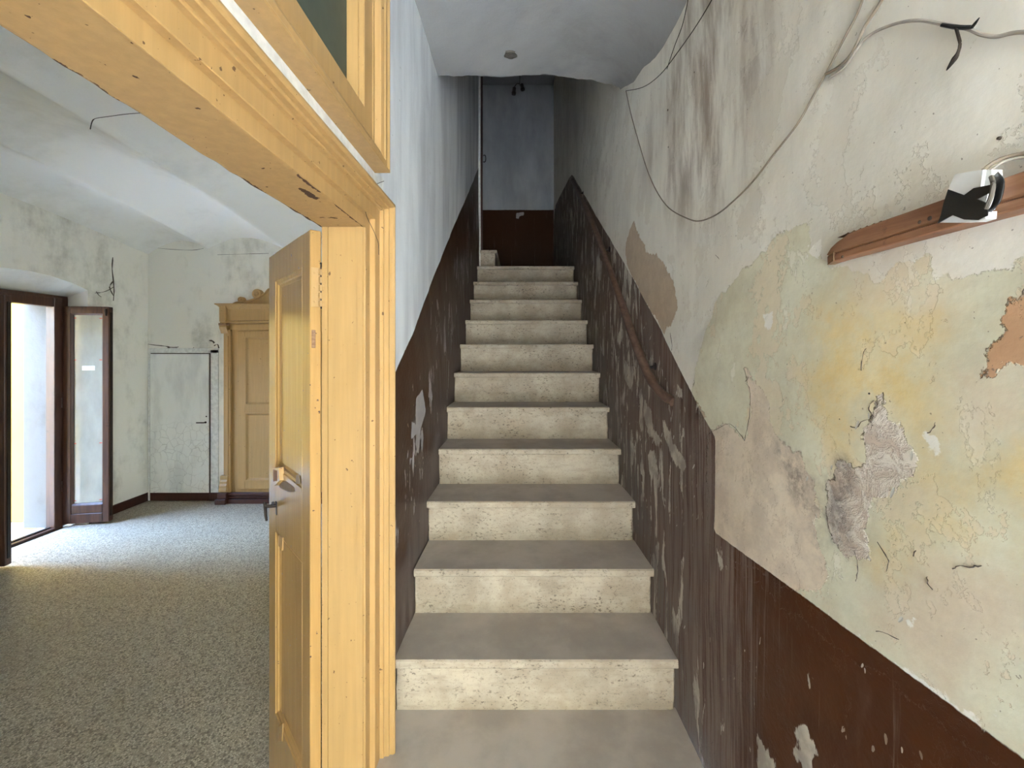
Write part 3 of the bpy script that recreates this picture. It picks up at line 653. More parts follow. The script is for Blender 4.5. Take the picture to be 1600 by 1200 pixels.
b = MB(); b.tube([hit(x, y, xR, o) - sp0 for x, y, o in ((1519, 42, .011), (1524, 36, .014), (1530, 28, .018))], [.002, .0018, .0006], 6); b.build('upper_tail', M['tape'], tp, 50)
b = MB(); b.tube(smooth_path([hit(x, y, xR, o) - sp0 for x, y, o in ((1494, 44, .012), (1498, 58, .018), (1500, 70, .022), (1496, 84, .024), (1490, 94, .024), (1479, 110, .022))], 3), [.0017] * 9 + [.002, .0026, .003, .0028, .0022, .0014, .0005], 7); b.build('lower_tail', M['cabled'], tp, 50)

bt = root('wooden_batten', (float(xR(.6)), .6, EYE + .175), 'reddish wooden batten with a splintered end nailed across the cream wall', 'batten'); BO = Vector(bt.location)
def bprof(y, s=1.0, dz=0, cut=1):
    x = xR(y); f = x - .024 * s
    pr = [(x + .004, .1925), (f + .001, .1925), (f, .1915), (f, .1695), (f + .0035, .1680), (f + .0035, .1668), (f + .0008, .1652), (f + .001, .1560), (f + .003, .1545), (x + .004, .1545)]
    return [Vector((a, y, EYE + min(c, cut) + dz)) - BO for a, c in pr]
b = MB(); b.loft([bprof(y, s_, 0, c_) for y, s_, c_ in ((.17, 1, 1), (.3, 1, 1), (.4, 1, 1), (.5, 1, 1), (.6, 1, 1), (.655, 1, 1), (.675, .98, .1905), (.70, .94, .184), (.715, .88, .178), (.728, .75, .170))]); b.build('board', M['batten'], bt)
rs = random.Random(5)
b = MB()
for i in range(9):
    a = .1895 - i * .0040; y0 = .675 + min(i, 5) * .009; ln = .016 - .0009 * i + rs.uniform(-.004, .004) if i < 5 else .008 + rs.uniform(-.003, .004)
    f = xR(y0) - .023
    p0 = [Vector((x, y0 - .012, EYE + a + dz)) - BO for x, dz in ((f + .001, .0024), (f + .001, -.0024), (f + .022, -.0024), (f + .022, .0024))]
    p1 = [Vector((x + .004, y0 + ln, EYE + a - .003 + dz)) - BO for x, dz in ((f + .004, .0006), (f + .004, -.0012), (f + .018, -.0012), (f + .018, .0006))]
    b.loft([p0, p1])
b.build('splintered_end', M['splint'], bt)
b = MB()
for i in range(6):
    y = .70 - i * .012; f = xR(y) - .022
    b.loft([[Vector((f, y, EYE + .1915)) - BO, Vector((f + .01, y, EYE + .1915)) - BO, Vector((f + .005, y - .006, EYE + .193)) - BO], [Vector((f, y - .02, EYE + .1925)) - BO, Vector((f + .008, y - .02, EYE + .1925)) - BO, Vector((f + .004, y - .018, EYE + .1955)) - BO]])
b.build('splinters', M['splint'], bt)
for px, py, r in ((1437, 347, .0024), (1453, 341, .003), (1316, 401, .0022)):
    c = hit(px, py, xR, .0238); b = MB(); b.lathe(c - BO + Vector((.001, 0, 0)), (-1, 0, 0), [(r, 0), (r, .0014), (r * .5, .0018)], 9); b.build('nail_head', M['crack'], bt)

# white plate strapped to the batten with black tape
def FX(px, py, off): return hit(px, py, xR, off)
OFF = .040
o0 = FX(1515, 310, OFF); jb = root('junction_plate', o0, 'bent white plastic plate bound to the batten with black tape', 'plate')
def slab(pts, off, th, name, mat, parent, bulge=0):
    q = [FX(x, y, off) for x, y in pts]; b = MB()
    b.loft([[p - o0 for p in q], [p - o0 + Vector((th, 0, 0)) for p in q]]); return b.build(name, mat, parent)
slab([(1492, 272), (1536, 265), (1532, 292), (1524, 306), (1480, 304), (1484, 290)], OFF, .013, 'upper_plate', M['plastic'], jb)
slab([(1536, 265), (1549, 265), (1550, 280), (1543, 304), (1538, 328), (1524, 306), (1532, 292)], OFF - .004, .012, 'folded_side', M['plastic'], jb)
slab([(1468, 348), (1486, 336), (1505, 342), (1530, 344), (1541, 330), (1540, 342), (1524, 347), (1500, 348)], OFF, .012, 'lower_plate', M['plastic'], jb)
slab([(1481, 296), (1506, 305), (1521, 294), (1546, 289), (1546, 301), (1526, 311), (1543, 318), (1542, 337), (1528, 344), (1506, 343), (1488, 336), (1465, 349), (1470, 335), (1474, 318)], OFF + .0012, .0016, 'tape', M['tape'], jb)
b = MB()
ring = [FX(x, y, o) - o0 for x, y, o in ((1552, 270, .028), (1560, 282, .043), (1559, 302, .044), (1552, 322, .044), (1542, 334, .034))]
for a in (-1, 1):
    pass
b.loft([[p + Vector((0, -.0045, 0)) for p in smooth_path(ring, 4)], [p + Vector((0, .0030, 0)) for p in smooth_path(ring, 4)]], closed=False)
sd = b.build('tape_strap', M['tape'], jb, 60); md = sd.modifiers.new('thick', 'SOLIDIFY'); md.thickness = .0015
b = MB(); b.tube(smooth_path([FX(x, y, o) - o0 for x, y, o in ((1549, 276, .044), (1552, 288, .048), (1549, 306, .048), (1541, 326, .045))], 4), .0022, 7); b.build('cable_tie', M['tie'], jb, 50)
cable('wall_cable', [(1536, 266, .03), (1552, 254, .022), (1572, 246, .014), (1600, 240, .008), (1650, 238, .006)], .0022, M['cable'], 'grey cable leaving the top of the taped plate')
cable('wall_cable', [(1548, 266, .026), (1566, 254, .018), (1585, 248, .012), (1606, 246, .008), (1650, 246, .006)], .0016, M['cablew'], 'thin pale cable beside the grey one above the taped plate')

# ------------------------------------------------------------------ ochre double doorway: linings and architrave (trim_3), transom light (window_1), open leaf (door_1)
ZH = EYE + .352
fr = root('trim_3', (-.5, 1.2, 0), 'ochre painted door lining and moulded architrave with chipped edges', 'door frame', 'structure'); FO = Vector(fr.location)
jp = [(-.560, 1.215), (-.560, 1.182), (-.5595, 1.180), (-.5445, 1.180), (-.5435, 1.184), (-.5425, 1.184), (-.5415, 1.180), (-.4630, 1.180), (-.4615, 1.1765), (-.4455, 1.1765), (-.4440, 1.1800), (-.4400, 1.1830), (-.4390, 1.25), (-.50, 1.25)]
b = MB(); b.loft([[Vector((x, y, z)) - FO for x, y in jp] for z in (.0, ZH + .001)]); b.build('jamb', M['yellow'], fr, 30)
b = MB(); b.box(Vector((-.565, -.36, 0)) - FO, Vector((-.44, -.32, ZH)) - FO); b.build('jamb', M['yellow'], fr)
# head lining with worn lower arrises (attribute wear = closeness to an arris)
xs = np.concatenate([np.linspace(-.565, -.555, 5), np.linspace(-.55, -.455, 14), np.linspace(-.45, -.4395, 5)]); ys = np.linspace(-.32, 1.183, 160)
Xh, Yh = np.meshgrid(xs, ys, indexing='ij')
edge = np.minimum(Xh + .565, -.4395 - Xh)
spl = np.exp(-((Yh - .93) / .05) ** 2) * np.exp(-((Xh + .47) / .012) ** 2) * 1.1 + np.exp(-((Yh - 1.10) / .012) ** 2) * np.exp(-((Xh + .50) / .05) ** 2) * .75
Zh = ZH - .0015 * np.sin(Yh * 9) + .0012 * np.clip(1 - edge / .006, 0, 1) * (1 + np.sin(Yh * 60 + 2 * np.sin(Yh * 23)))
wear = 1.5 * np.clip(1 - edge / .011, 0, 1) * (.55 + .45 * np.sin(Yh * 7 + np.sin(Yh * 31))) + spl
o = grid_mesh('head_lining', Xh - FO.x, Yh - FO.y, Zh, dict(wear=wear - .12), M['yellow_worn'], fr)
b = MB(); b.box(Vector((-.565, -.36, ZH + .003)) - FO, Vector((-.4395, 1.25, ZH + .05)) - FO); b.build('head_core', M['yellow'], fr)
ap = [(0, -.4395), (.001, -.4380), (.033, -.4380), (.033, -.4235), (.0345, -.4222), (.071, -.4222), (.071, -.4120), (.0725, -.4108), (.0770, -.4108), (.0770, -.3985), (.0790, -.3970), (.0830, -.3965), (.0830, -.3860), (.0860, -.3820), (.0900, -.3812), (.0960, -.3835), (.0990, -.3900), (.0995, -.4300), (.0995, -.4420), (0, -.4420)]
b = MB(); b.loft([[Vector((x, 1.18 + u_, z)) - FO for u_, x in ap] for z in (Z0, )] + [[Vector((x, 1.18 + u_, ZH + u_)) - FO for u_, x in ap]]); b.build('architrave', M['yellow'], fr, 25)
b = MB(); b.loft([[Vector((x, 1.18 + u_, ZH + u_)) - FO for u_, x in ap], [Vector((x, -.44, ZH + u_)) - FO for u_, x in ap]]); b.build('architrave', M['yellow'], fr, 25)
# hinge plate halves on the jamb
b = MB(); b.box(Vector((-.5600, 1.1785, 1.69)) - FO, Vector((-.548, 1.1805, 1.80)) - FO, .0008)
for z in (1.705, 1.745, 1.785): b.lathe(Vector((-.556, 1.1785, z)) - FO, (0, -1, 0), [(.0035, 0), (.003, .001), (.001, .0012)], 8)
b.build('hinge_plate', M['yellow'], fr)

tw = root('window_1', (-.42, .4, EYE + .508), 'ochre framed transom light with dirty olive glass over the doorway', 'window', 'structure'); TO = Vector(tw.location)
zt0, zt1, ye, yn = EYE + .508, EYE + 1.36, 1.190, -.44
tp_ = [(-.445, .0), (-.372, .0), (-.3715, .005), (-.376, .012), (-.376, .024), (-.380, .028), (-.384, .040), (-.392, .046), (-.398, .050), (-.3985, .060), (-.4005, .062), (-.4005, .118), (-.4035, .121), (-.412, .122), (-.414, .127), (-.438, .130), (-.445, .130)]
def tr_ring(y_off_sign, end):
    return None
def corner(x, u_, far, top):
    y = ye - u_ if far else yn + u_
    z = zt1 - u_ if top else zt0 + u_
    return Vector((x, y, z)) - TO
for nm, c0, c1 in (('bottom_rail', (0, 0), (1, 0)), ('stile', (1, 0), (1, 1)), ('top_rail', (1, 1), (0, 1)), ('stile', (0, 1), (0, 0))):
    b = MB(); b.loft([[corner(x, u_, *c0) for x, u_ in tp_], [corner(x, u_, *c1) for x, u_ in tp_]]); b.build(nm, M['yellow'], tw, 25)
b = MB(); b.box(Vector((-.4445, yn + .11, zt0 + .11)) - TO, Vector((-.4405, ye - .11, zt1 - .11)) - TO); b.build('pane', M['transom'], tw)
b = MB(); b.box((-.445, -.44, EYE + .440), (-.415, 1.262, EYE + .520)); tag(b.build('trim_4', M['left' if 0 else 'white']), 'strip of pale plaster showing between the architrave and the transom light', 'plaster strip', kind='structure')
a = P(582, 257, 1.185); e = P(592, 236, 1.10); b = MB()
e = a + (Vector((-.33, e.y, e.z)) - a) * 1
d = P(591.5, 236, 1.135); b.tube([Vector((0, 0, 0)), (d - a) * .5, (d - a)], .0022, 7); b.lathe(d - a, (d - a), [(.001, -.001), (.0048, 0), (.0045, .0015), (.001, .002)], 9)
o = b.build('nail', M['cabled'], None, 40); o.location = a; tag(o, 'long bent iron nail driven under the corner of the transom frame', 'nail')
wp = [P(x, y, dd) for x, y, dd in ((600, 283, 1.25), (590, 287, 1.19), (577, 294, 1.165), (571, 308, 1.155), (570, 322, 1.15), (573, 338, 1.15), (580, 353, 1.15), (586, 366, 1.15), (591, 380, 1.15), (592, 398, 1.15))]
b = MB(); b.tube([p - wp[0] for p in smooth_path(wp, 4)], .0008, 5); o = b.build('thin_wire', M['cabled']); o.location = wp[0]; tag(o, 'hair thin brown wire looping over the upper corner of the door architrave', 'wire')

# open leaf -----------------------------------------------------------
p0 = Vector((-.590, 1.174, 0)); p1 = Vector((-.910, 1.518, 0)); ax = (p1 - p0); LW = ax.length
lf = root('door_1', p0, 'ochre glossy panelled door leaf standing open with a broken lock block', 'door', 'structure', rz=math.atan2(ax.y, ax.x))
# local: x along the leaf from the hinges, visible face at y = 0, thickness towards -y
TH = .030; zb, zt = .012, EYE + .345
sg = -1
def lbox(x0, x1, z0, z1, y0, y1, nm, mat, bev=.002):
    b = MB(); b.box((x0, min(y0, y1), z0), (x1, max(y0, y1), z1), bev); return b.build(nm, mat, lf)
# which local y side faces the viewer: -n side; local y axis = rot90(ax)
ny = Vector((-ax.y, ax.x, 0)).normalized(); face = 1 if ny.dot(-p0) > 0 and False else 1
vis = 1.0 if ny.dot(Vector((-.70, -.714, 0))) > 0 else -1.0
def Lb(x0, x1, z0, z1, d0, d1, nm, mat, bev=.002): return lbox(x0, x1, z0, z1, -vis * d0, -vis * d1, nm, mat, bev)
PU = (EYE - .397, EYE + .25); PL = (EYE - 1.241, EYE - .609)
hs, fs = .073, LW - .088
Lb(0, hs, zb, zt, 0, TH, 'hinge_stile', M['door']); Lb(fs, LW, zb, zt, 0, TH, 'lock_stile', M['door'])
Lb(hs, fs, PU[1], zt, 0, TH, 'top_rail', M['door'], .001); Lb(hs, fs, PL[1], PU[0], 0, TH, 'lock_rail', M['door'], .001); Lb(hs, fs, zb, PL[0], 0, TH, 'bottom_rail', M['door'], .001)
def panel(z0, z1, mat):
    Lb(hs - .004, fs + .004, z0 - .004, z1 + .004, .012, .020, 'panel', mat, 0)
    # moulding frame
    pr = [(0, -.0005), (.003, -.0005), (.005, .003), (.014, .004), (.018, .009), (.026, .0115), (.026, .013), (0, .013)]
    b = MB(); ring = []
    for cx_, cz_, sx, sz in ((hs, z0, 1, 1), (fs, z0, -1, 1), (fs, z1, -1, -1), (hs, z1, 1, -1)):
        ring.append([(cx_ + sx * u_, -vis * d_, cz_ + sz * u_) for u_, d_ in pr])
    ring.append(ring[0]); b.loft(ring, caps=False); b.build('panel_moulding', mat, lf, 25)
panel(*PU, M['door']); panel(*PL, M['door'])
# broken lock block, bare patches and lever
def leafpt(px, py, d=0):
    """local point of the visible face seen at a pixel"""
    r = Vector(((px - CX) / FPX, 1, (CY - py) / FPX)); n = Vector((-ax.y, ax.x, 0)).normalized() * vis
    o = p0 + n * d; t = n.dot(o) / n.dot(r); w = r * t; w.z += EYE
    rel = w - p0; return Vector((rel.dot(ax.normalized()), vis * d, w.z))
def chip(pts, nm, mat, d0, d1):
    q0 = [leafpt(x, y) for x, y in pts]; b = MB()
    b.loft([[Vector((p.x, vis * d0, p.z)) for p in q0], [Vector((p.x, vis * d1, p.z)) for p in q0]]); return b.build(nm, mat, lf)
chip([(431, 730), (442, 730), (443, 750), (435, 758), (430, 756)], 'lock_block', M['door'], -.002, .012)
chip([(433, 732), (440, 734), (440, 750), (434, 752)], 'lock_block_scar', M['batten'], .0119, .0128)
chip([(441, 753), (447, 752), (460, 761), (461, 768), (452, 769), (436, 761)], 'bare_wood_patch', M['greywood'], -.001, .0006)
chip([(463, 742), (467, 741), (468, 756), (462, 756)], 'bare_wood_patch', M['greywood'], -.001, .0006)
chip([(437, 836), (443, 840), (442, 860), (436, 852)], 'chipped_corner', M['yellow'], -.001, .003)
chip([(437, 1135), (443, 1130), (442, 1158), (436, 1158)], 'chipped_corner', M['yellow'], -.001, .003)
h = leafpt(432, 790)
hd = bpy.data.objects.new('door_handle', None); link(hd, lf); hd.location = h
b = MB(); b.box((-.010, -.003, -.030), (.008, .002, .014), .001); b.build('rosette', M['iron'], hd)
b = MB(); b.tube([(0, 0, 0), (.004, vis * .020, .002), (.008, vis * .032, .004)], .0055, 8); b.tube([(.006, vis * .010, .008), (-.006, vis * .012, .014)], .0045, 8); b.build('spindle', M['iron'], hd, 40)
b = MB(); b.tube([(.014, vis * .032, .016), (.008, vis * .032, .002), (-.004, vis * .033, -.022), (-.012, vis * .032, -.040)], [.0045, .005, .0045, .0035], 8); b.build('lever', M['iron'], hd, 40)
# knuckle hinge
b = MB(); b.box((-.0012, min(0, -vis * TH) + .003, 1.69), (.0005, max(0, -vis * TH) - .003, 1.80), .0004)
for z in (1.705, 1.745, 1.785): b.lathe((-.0012, -vis * .012, z), (-1, 0, 0), [(.0035, 0), (.003, .001), (.001, .0012)], 8)
b.build('hinge_plate', M['yellow'], lf)
b = MB()
for i in range(5): b.lathe((-.006, -vis * (TH * .92), 1.691 + i * .022), (0, 0, 1), [(.002, 0), (.0068, .0005), (.0068, .0165), (.002, .017)], 10)
b.build('hinge_knuckles', M['yellow'], lf, 40)
b = MB(); b.lathe((-.006, -vis * (TH * .92), 1.685), (0, 0, 1), [(.0022, 0), (.0022, .125), (.004, .126), (.003, .130)], 8); b.build('hinge_pin', M['iron'], lf, 40)
b = MB(); b.box((-.003, -vis * .009 - .005, 1.575), (-.0005 + .002, -vis * .009 + .005, 1.625), .001); b.build('splintered_notch', M['splint'], lf)

# ------------------------------------------------------------------ the room to the left
RXW, RXE, RYF, RYN = -3.97, -.57, 4.48, -1.3
fl = tag(MB().box((RXW - .25, RYN, -.06), (RXE + .14, RYF + .05, -.012)).build('floor_room', M['joint']), 'speckled terrazzo tile floor of the left room', 'floor', kind='structure')
tb = MB(); tb.box((-.1995, -.1995, -.012), (.1995, .1995, 0), .0003); t0 = tb.build('tile', M['terrazzo'], fl); first = True
for i in range(9):
    for j in range(16):
        x, y = RXW + .2 - .12 + i * .4, RYN + .2 + .06 + j * .4
        if y > RYF + .2: continue
        o = t0 if first else t0.copy(); first or link(o, fl); first = False
        o.location = (x, y, random.uniform(-.0003, .0002)); o.rotation_euler = (random.uniform(-.0005, .0005), random.uniform(-.0005, .0005), 0)
b = MB(); b.box((-.44 - .13, -.33, -.05), (-.42, 1.18, .002), .001); tag(b.build('threshold', M['tread']), 'stone threshold of the ochre doorway', 'threshold', kind='structure')
# vaulted ceiling: shallow arch with concave bays between downward cusps
cus = [-3.97, -3.33, -2.52, -1.71, -.90, -.09]
xs = np.linspace(RXW - .01, RXE + .02, 150); ys = np.linspace(RYN, RYF + .01, 70)
Xv, Yv = np.meshgrid(xs, ys, indexing='ij')
arch = EYE + 1.10 + .27 * (1 - ((Yv - 1.5) / 3.0) ** 2)
bay = np.zeros_like(Xv)
for a, c in zip(cus, cus[1:]):
    s = (Xv - a) / (c - a); mk = (s >= 0) & (s < 1); bay = np.where(mk, .12 * np.sin(np.pi * np.clip(s, 0, 1)) ** .9, bay)
Zv = arch + bay - .06 * np.clip((-3.33 - Xv) / .64, 0, 1) + relief(Xv, Yv, .003)
cr = tag(grid_mesh('ceiling_room', Xv, Yv, Zv, {}, M['ceil_room']), 'whitewashed vaulted ceiling with shallow bays over the left room', 'ceiling', kind='structure')
def pipe_hook():
    c = P(147, 186, 2.0); c.z = EYE + 1.40; 
    q = [P(x, y, d) for x, y, d in ((232, 176, 1.9), (200, 178, 1.95), (170, 182, 2.0), (150, 185, 2.02), (144, 190, 2.02), (141, 202, 2.02))]
    b = MB(); b.tube([p - q[0] for p in smooth_path(q, 4)], [.0014] * 14 + [.0022] * 7, 6); o = b.build('ceiling_wire', M['cabled']); o.location = q[0]
    tag(o, 'short dark wire with a hooked end hanging from the room ceiling', 'wire')
pipe_hook()

# walls
def wallpoly(name, quads, mat, label):
    b = MB()
    for q in quads: b.quad(*q)
    bmesh.ops.remove_doubles(b.bm, verts=b.bm.verts, dist=1e-5)
    return tag(b.build(name, mat), label, 'wall', kind='structure')
def wy(x, y0, y1, z0, z1): return ((x, y0, z0), (x, y1, z0), (x, y1, z1), (x, y0, z1))
ARC = [(2.90, .575), (3.02, .615), (3.2, .652), (3.38, .664), (3.56, .652), (3.74, .615), (3.86, .575)]
arc = [(y, z + EYE) for y, z in ARC]; HT = 3.3
q = [wy(RXW, RYN, 2.90, 0, HT), wy(RXW, 3.86, RYF, 0, HT)]
for (y0, z0), (y1, z1) in zip(arc, arc[1:]): q.append(((RXW, y0, z0), (RXW, y1, z1), (RXW, y1, HT), (RXW, y0, HT)))
w_win = wallpoly('wall_room_left', q, M['plaster'], 'stained whitewashed wall pierced by the french window')
q = []
for (y0, z0), (y1, z1) in zip(arc, arc[1:]): q.append(((RXW, y0, z0), (RXW, y1, z1), (-4.2, y1, 2.06), (-4.2, y0, 2.06)))
q += [((RXW, 3.86, 0), (-4.2, 3.86, 0), (-4.2, 3.86, 2.06), (RXW, 3.86, arc[-1][1])), ((RXW, 2.90, 0), (-4.2, 2.90, 0), (-4.2, 2.90, 2.06), (RXW, 2.90, arc[0][1])),
      ((-4.2, 2.99, -.012), (-4.46, 2.99, -.012), (-4.46, 3.77, -.012), (-4.2, 3.77, -.012)), ((RXW + .0, 2.90, -.013), (-4.22, 2.90, -.013), (-4.22, 3.86, -.013), (RXW, 3.86, -.013))]
wallpoly('trim_5', q, M['reveal'], 'white plastered splayed reveals and arched soffit inside the french window')['category'] = 'reveal'
wallpoly('trim_6', [((-4.2, 3.77, 0), (-4.45, 3.77, 0), (-4.45, 3.77, 2.02), (-4.2, 3.77, 2.02)), ((-4.2, 2.99, 0), (-4.45, 2.99, 0), (-4.45, 2.99, 2.02), (-4.2, 2.99, 2.02)), ((-4.2, 2.99, 2.02), (-4.45, 2.99, 2.02), (-4.45, 3.77, 2.02), (-4.2, 3.77, 2.02))], M['pillar'], 'weathered grey outer reveals of the french window in the yard')['category'] = 'reveal'
EX = -4.45
wallpoly('wall_outside', [wy(EX, -1.45, 2.99, -.05, 4.8), wy(EX, 2.99, 3.77, 2.02, 4.8), wy(EX, 3.77, 4.08, -.05, 4.8)], M['facade'], 'outer face of the house wall by the french window')
w_far = wallpoly('wall_room_far', [((RXW, RYF, 0), (RXE + .1, RYF, 0), (RXE + .1, RYF, HT), (RXW, RYF, HT))], M['plaster'], 'stained whitewashed far wall behind the ochre cupboard')
wallpoly('wall_room_right', [wy(RXE + .003, 1.22, RYF, 0, HT), wy(RXE + .003, RYN, -.34, 0, HT), wy(RXE + .003, -.34, 1.22, 1.93, HT)], M['plaster'], 'room side of the wall that carries the ochre doorway')

def edge_strip(name, a, b_, h, th, side, label):
    (x0, y0), (x1, y1) = a, b_; b = MB(); d = Vector((x1 - x0, y1 - y0, 0)).normalized(); n = Vector((-d.y, d.x, 0)) * side
    A, B = Vector((x0, y0, 0)), Vector((x1, y1, 0)); z = Vector((0, 0, 1))
    prof = [(0, 0), (th, 0), (th, h - .006), (th - .004, h), (0, h)]
    b.loft([[A + n * u_ + z * v_ for u_, v_ in prof], [B + n * u_ + z * v_ for u_, v_ in prof]])
    return tag(b.build(name, M['brown']), label, 'baseboard', kind='structure')
edge_strip('baseboard_left', (RXW, 3.87), (RXW, RYF), .086, .012, -1, 'dark brown baseboard between the glazed leaf and the room corner')
edge_strip('baseboard_back', (-3.335, RYF), (-3.13, RYF), .086, .012, -1, 'short dark brown baseboard between the white door and the ochre cupboard')

# white flush door in the far wall --------------------------------------
dr = root('door_2', (-3.62, RYF, 0), 'white crazed flush door set in the far corner of the room', 'door', 'structure'); DO = Vector(dr.location)
X = lambda px, d=4.47: (px - CX) * d / FPX
def db(x0, x1, z0, z1, y0, y1, nm, mat, bev=.002, par=None):
    b = MB(); b.box(Vector((x0, RYF - y1, z0)) - DO, Vector((x1, RYF - y0, z1)) - DO, bev); return b.build(nm, mat, dr)
db(X(234.5), X(330), .0, 1.565, .001, .004, 'gap_shade', M['crack'], 0)  # dark sheet standing in for the shade in the gaps around the slab
db(X(235.5), X(326.6), .085, 1.553, .005, .017, 'slab', M['crazed'])
db(X(235.5), X(326.6), .004, .086, .005, .019, 'brown_foot', M['brown'])
db(X(231.5), X(234.6), 0, 1.60, 0, .014, 'frame_side', M['white']); db(X(329), X(341), .086, 1.60, 0, .010, 'frame_side', M['white']); db(X(231.5), X(341), 1.562, 1.615, 0, .010, 'frame_head', M['white'])
z = EYE + (CY - 660) * 4.46 / FPX
b = MB(); q = Vector((X(321, 4.46), RYF - .017, z)) - DO
b.lathe(q, (0, -1, 0), [(.011, 0), (.010, .006), (.006, .008), (.006, .03)], 10); b.tube([q + Vector((0, -.03, 0)), q + Vector((-.03, -.034, .001)), q + Vector((-.075, -.03, 0))], .006, 8); b.build('handle', M['iron'], dr, 40)
b = MB(); b.lathe(Vector((X(322, 4.46), RYF - .017, z + .062)) - DO, (0, -1, 0), [(.008, 0), (.006, .003), (.002, .003)], 9); b.build('keyhole', M['iron'], dr, 40)

def fcrack(pts, r, parent, depth=RYF, nm='crack'):
    r *= .6; b = MB(); qq = smooth_path([P(x, y, depth - .0004) for x, y in pts], 3); b.tube(qq, [r * random.uniform(.3, 1.2) for _ in qq], 5); b.build(nm, M['crack'], parent)
fcrack([(208, 534), (226, 537), (240, 539), (258, 541), (270, 543), (279, 542)], .009, w_far); fcrack([(290, 547), (298, 546), (303, 543)], .006, w_far)
fcrack([(262, 543), (270, 545), (277, 544)], .010, w_far); fcrack([(327, 532), (332, 533), (335, 536)], .014, w_far); fcrack([(335, 540), (340, 538), (342, 544)], .012, w_far); fcrack([(338, 556), (340, 562), (337, 570), (335, 576)], .008, w_far)
fcrack([(221, 385), (260, 389), (300, 391), (318, 388)], .004, w_far); fcrack([(340, 398), (380, 397), (420, 396)], .004, w_far)
def wcrack(pts, r): 
    r *= .55; b = MB(); qq = smooth_path([hit(x, y, lambda y_: RXW) + Vector((.0005, 0, 0)) for x, y in pts], 3); b.tube(qq, [r * random.uniform(.4, 1.2) for _ in qq], 5); b.build('crack', M['crack'], w_win)
wcrack([(176, 402), (175, 420), (177, 440), (178, 456), (177, 470)], .010); wcrack([(178, 448), (168, 454), (158, 457), (148, 458)], .007); wcrack([(176, 440), (171, 449), (177, 462)], .012); wcrack([(150, 455), (154, 461), (158, 464)], .006)

# ochre built-in cupboard --------------------------------------------------
cb = root('built_in_cupboard', (-2.51, 4.42, 0), 'ochre built-in cupboard with pilasters, scrolled crest and brown plinth', 'cupboard'); CO = Vector(cb.location)
yf = 4.42; K = 4.40
cx = lambda px: (px - CX) * K / FPX
cz = lambda py: EYE + (CY - py) * K / FPX
mid = cx(437); mir = lambda x: 2 * mid - x
YW = M['yellow']
def cbx(x0, x1, z0, z1, d0, d1, nm, mat=YW, bev=.003, parent=cb):
    b = MB(); b.box(Vector((min(x0, x1), yf - d1, z0)) - CO, Vector((max(x0, x1), yf - d0, z1)) - CO, bev); return b.build(nm, mat, parent)
xl = cx(347); xr_ = mir(xl)
cbx(xl, xr_, 0, cz(480), -.058, 0, 'carcass')
cbx(cx(353), mir(cx(353)), .0, .045, 0, .045, 'plinth', M['brown']); cbx(cx(353), mir(cx(353)), .045, .075, 0, .022, 'plinth', M['brown'], .008); cbx(cx(353), mir(cx(353)), .075, .112, 0, .034, 'plinth', M['brown'], .010)
cbx(xl, xr_, cz(501), cz(482), 0, .030, 'frieze'); cbx(cx(345.5), mir(cx(345.5)), cz(505), cz(501.5), 0, .042, 'frieze_bead', YW, .004)
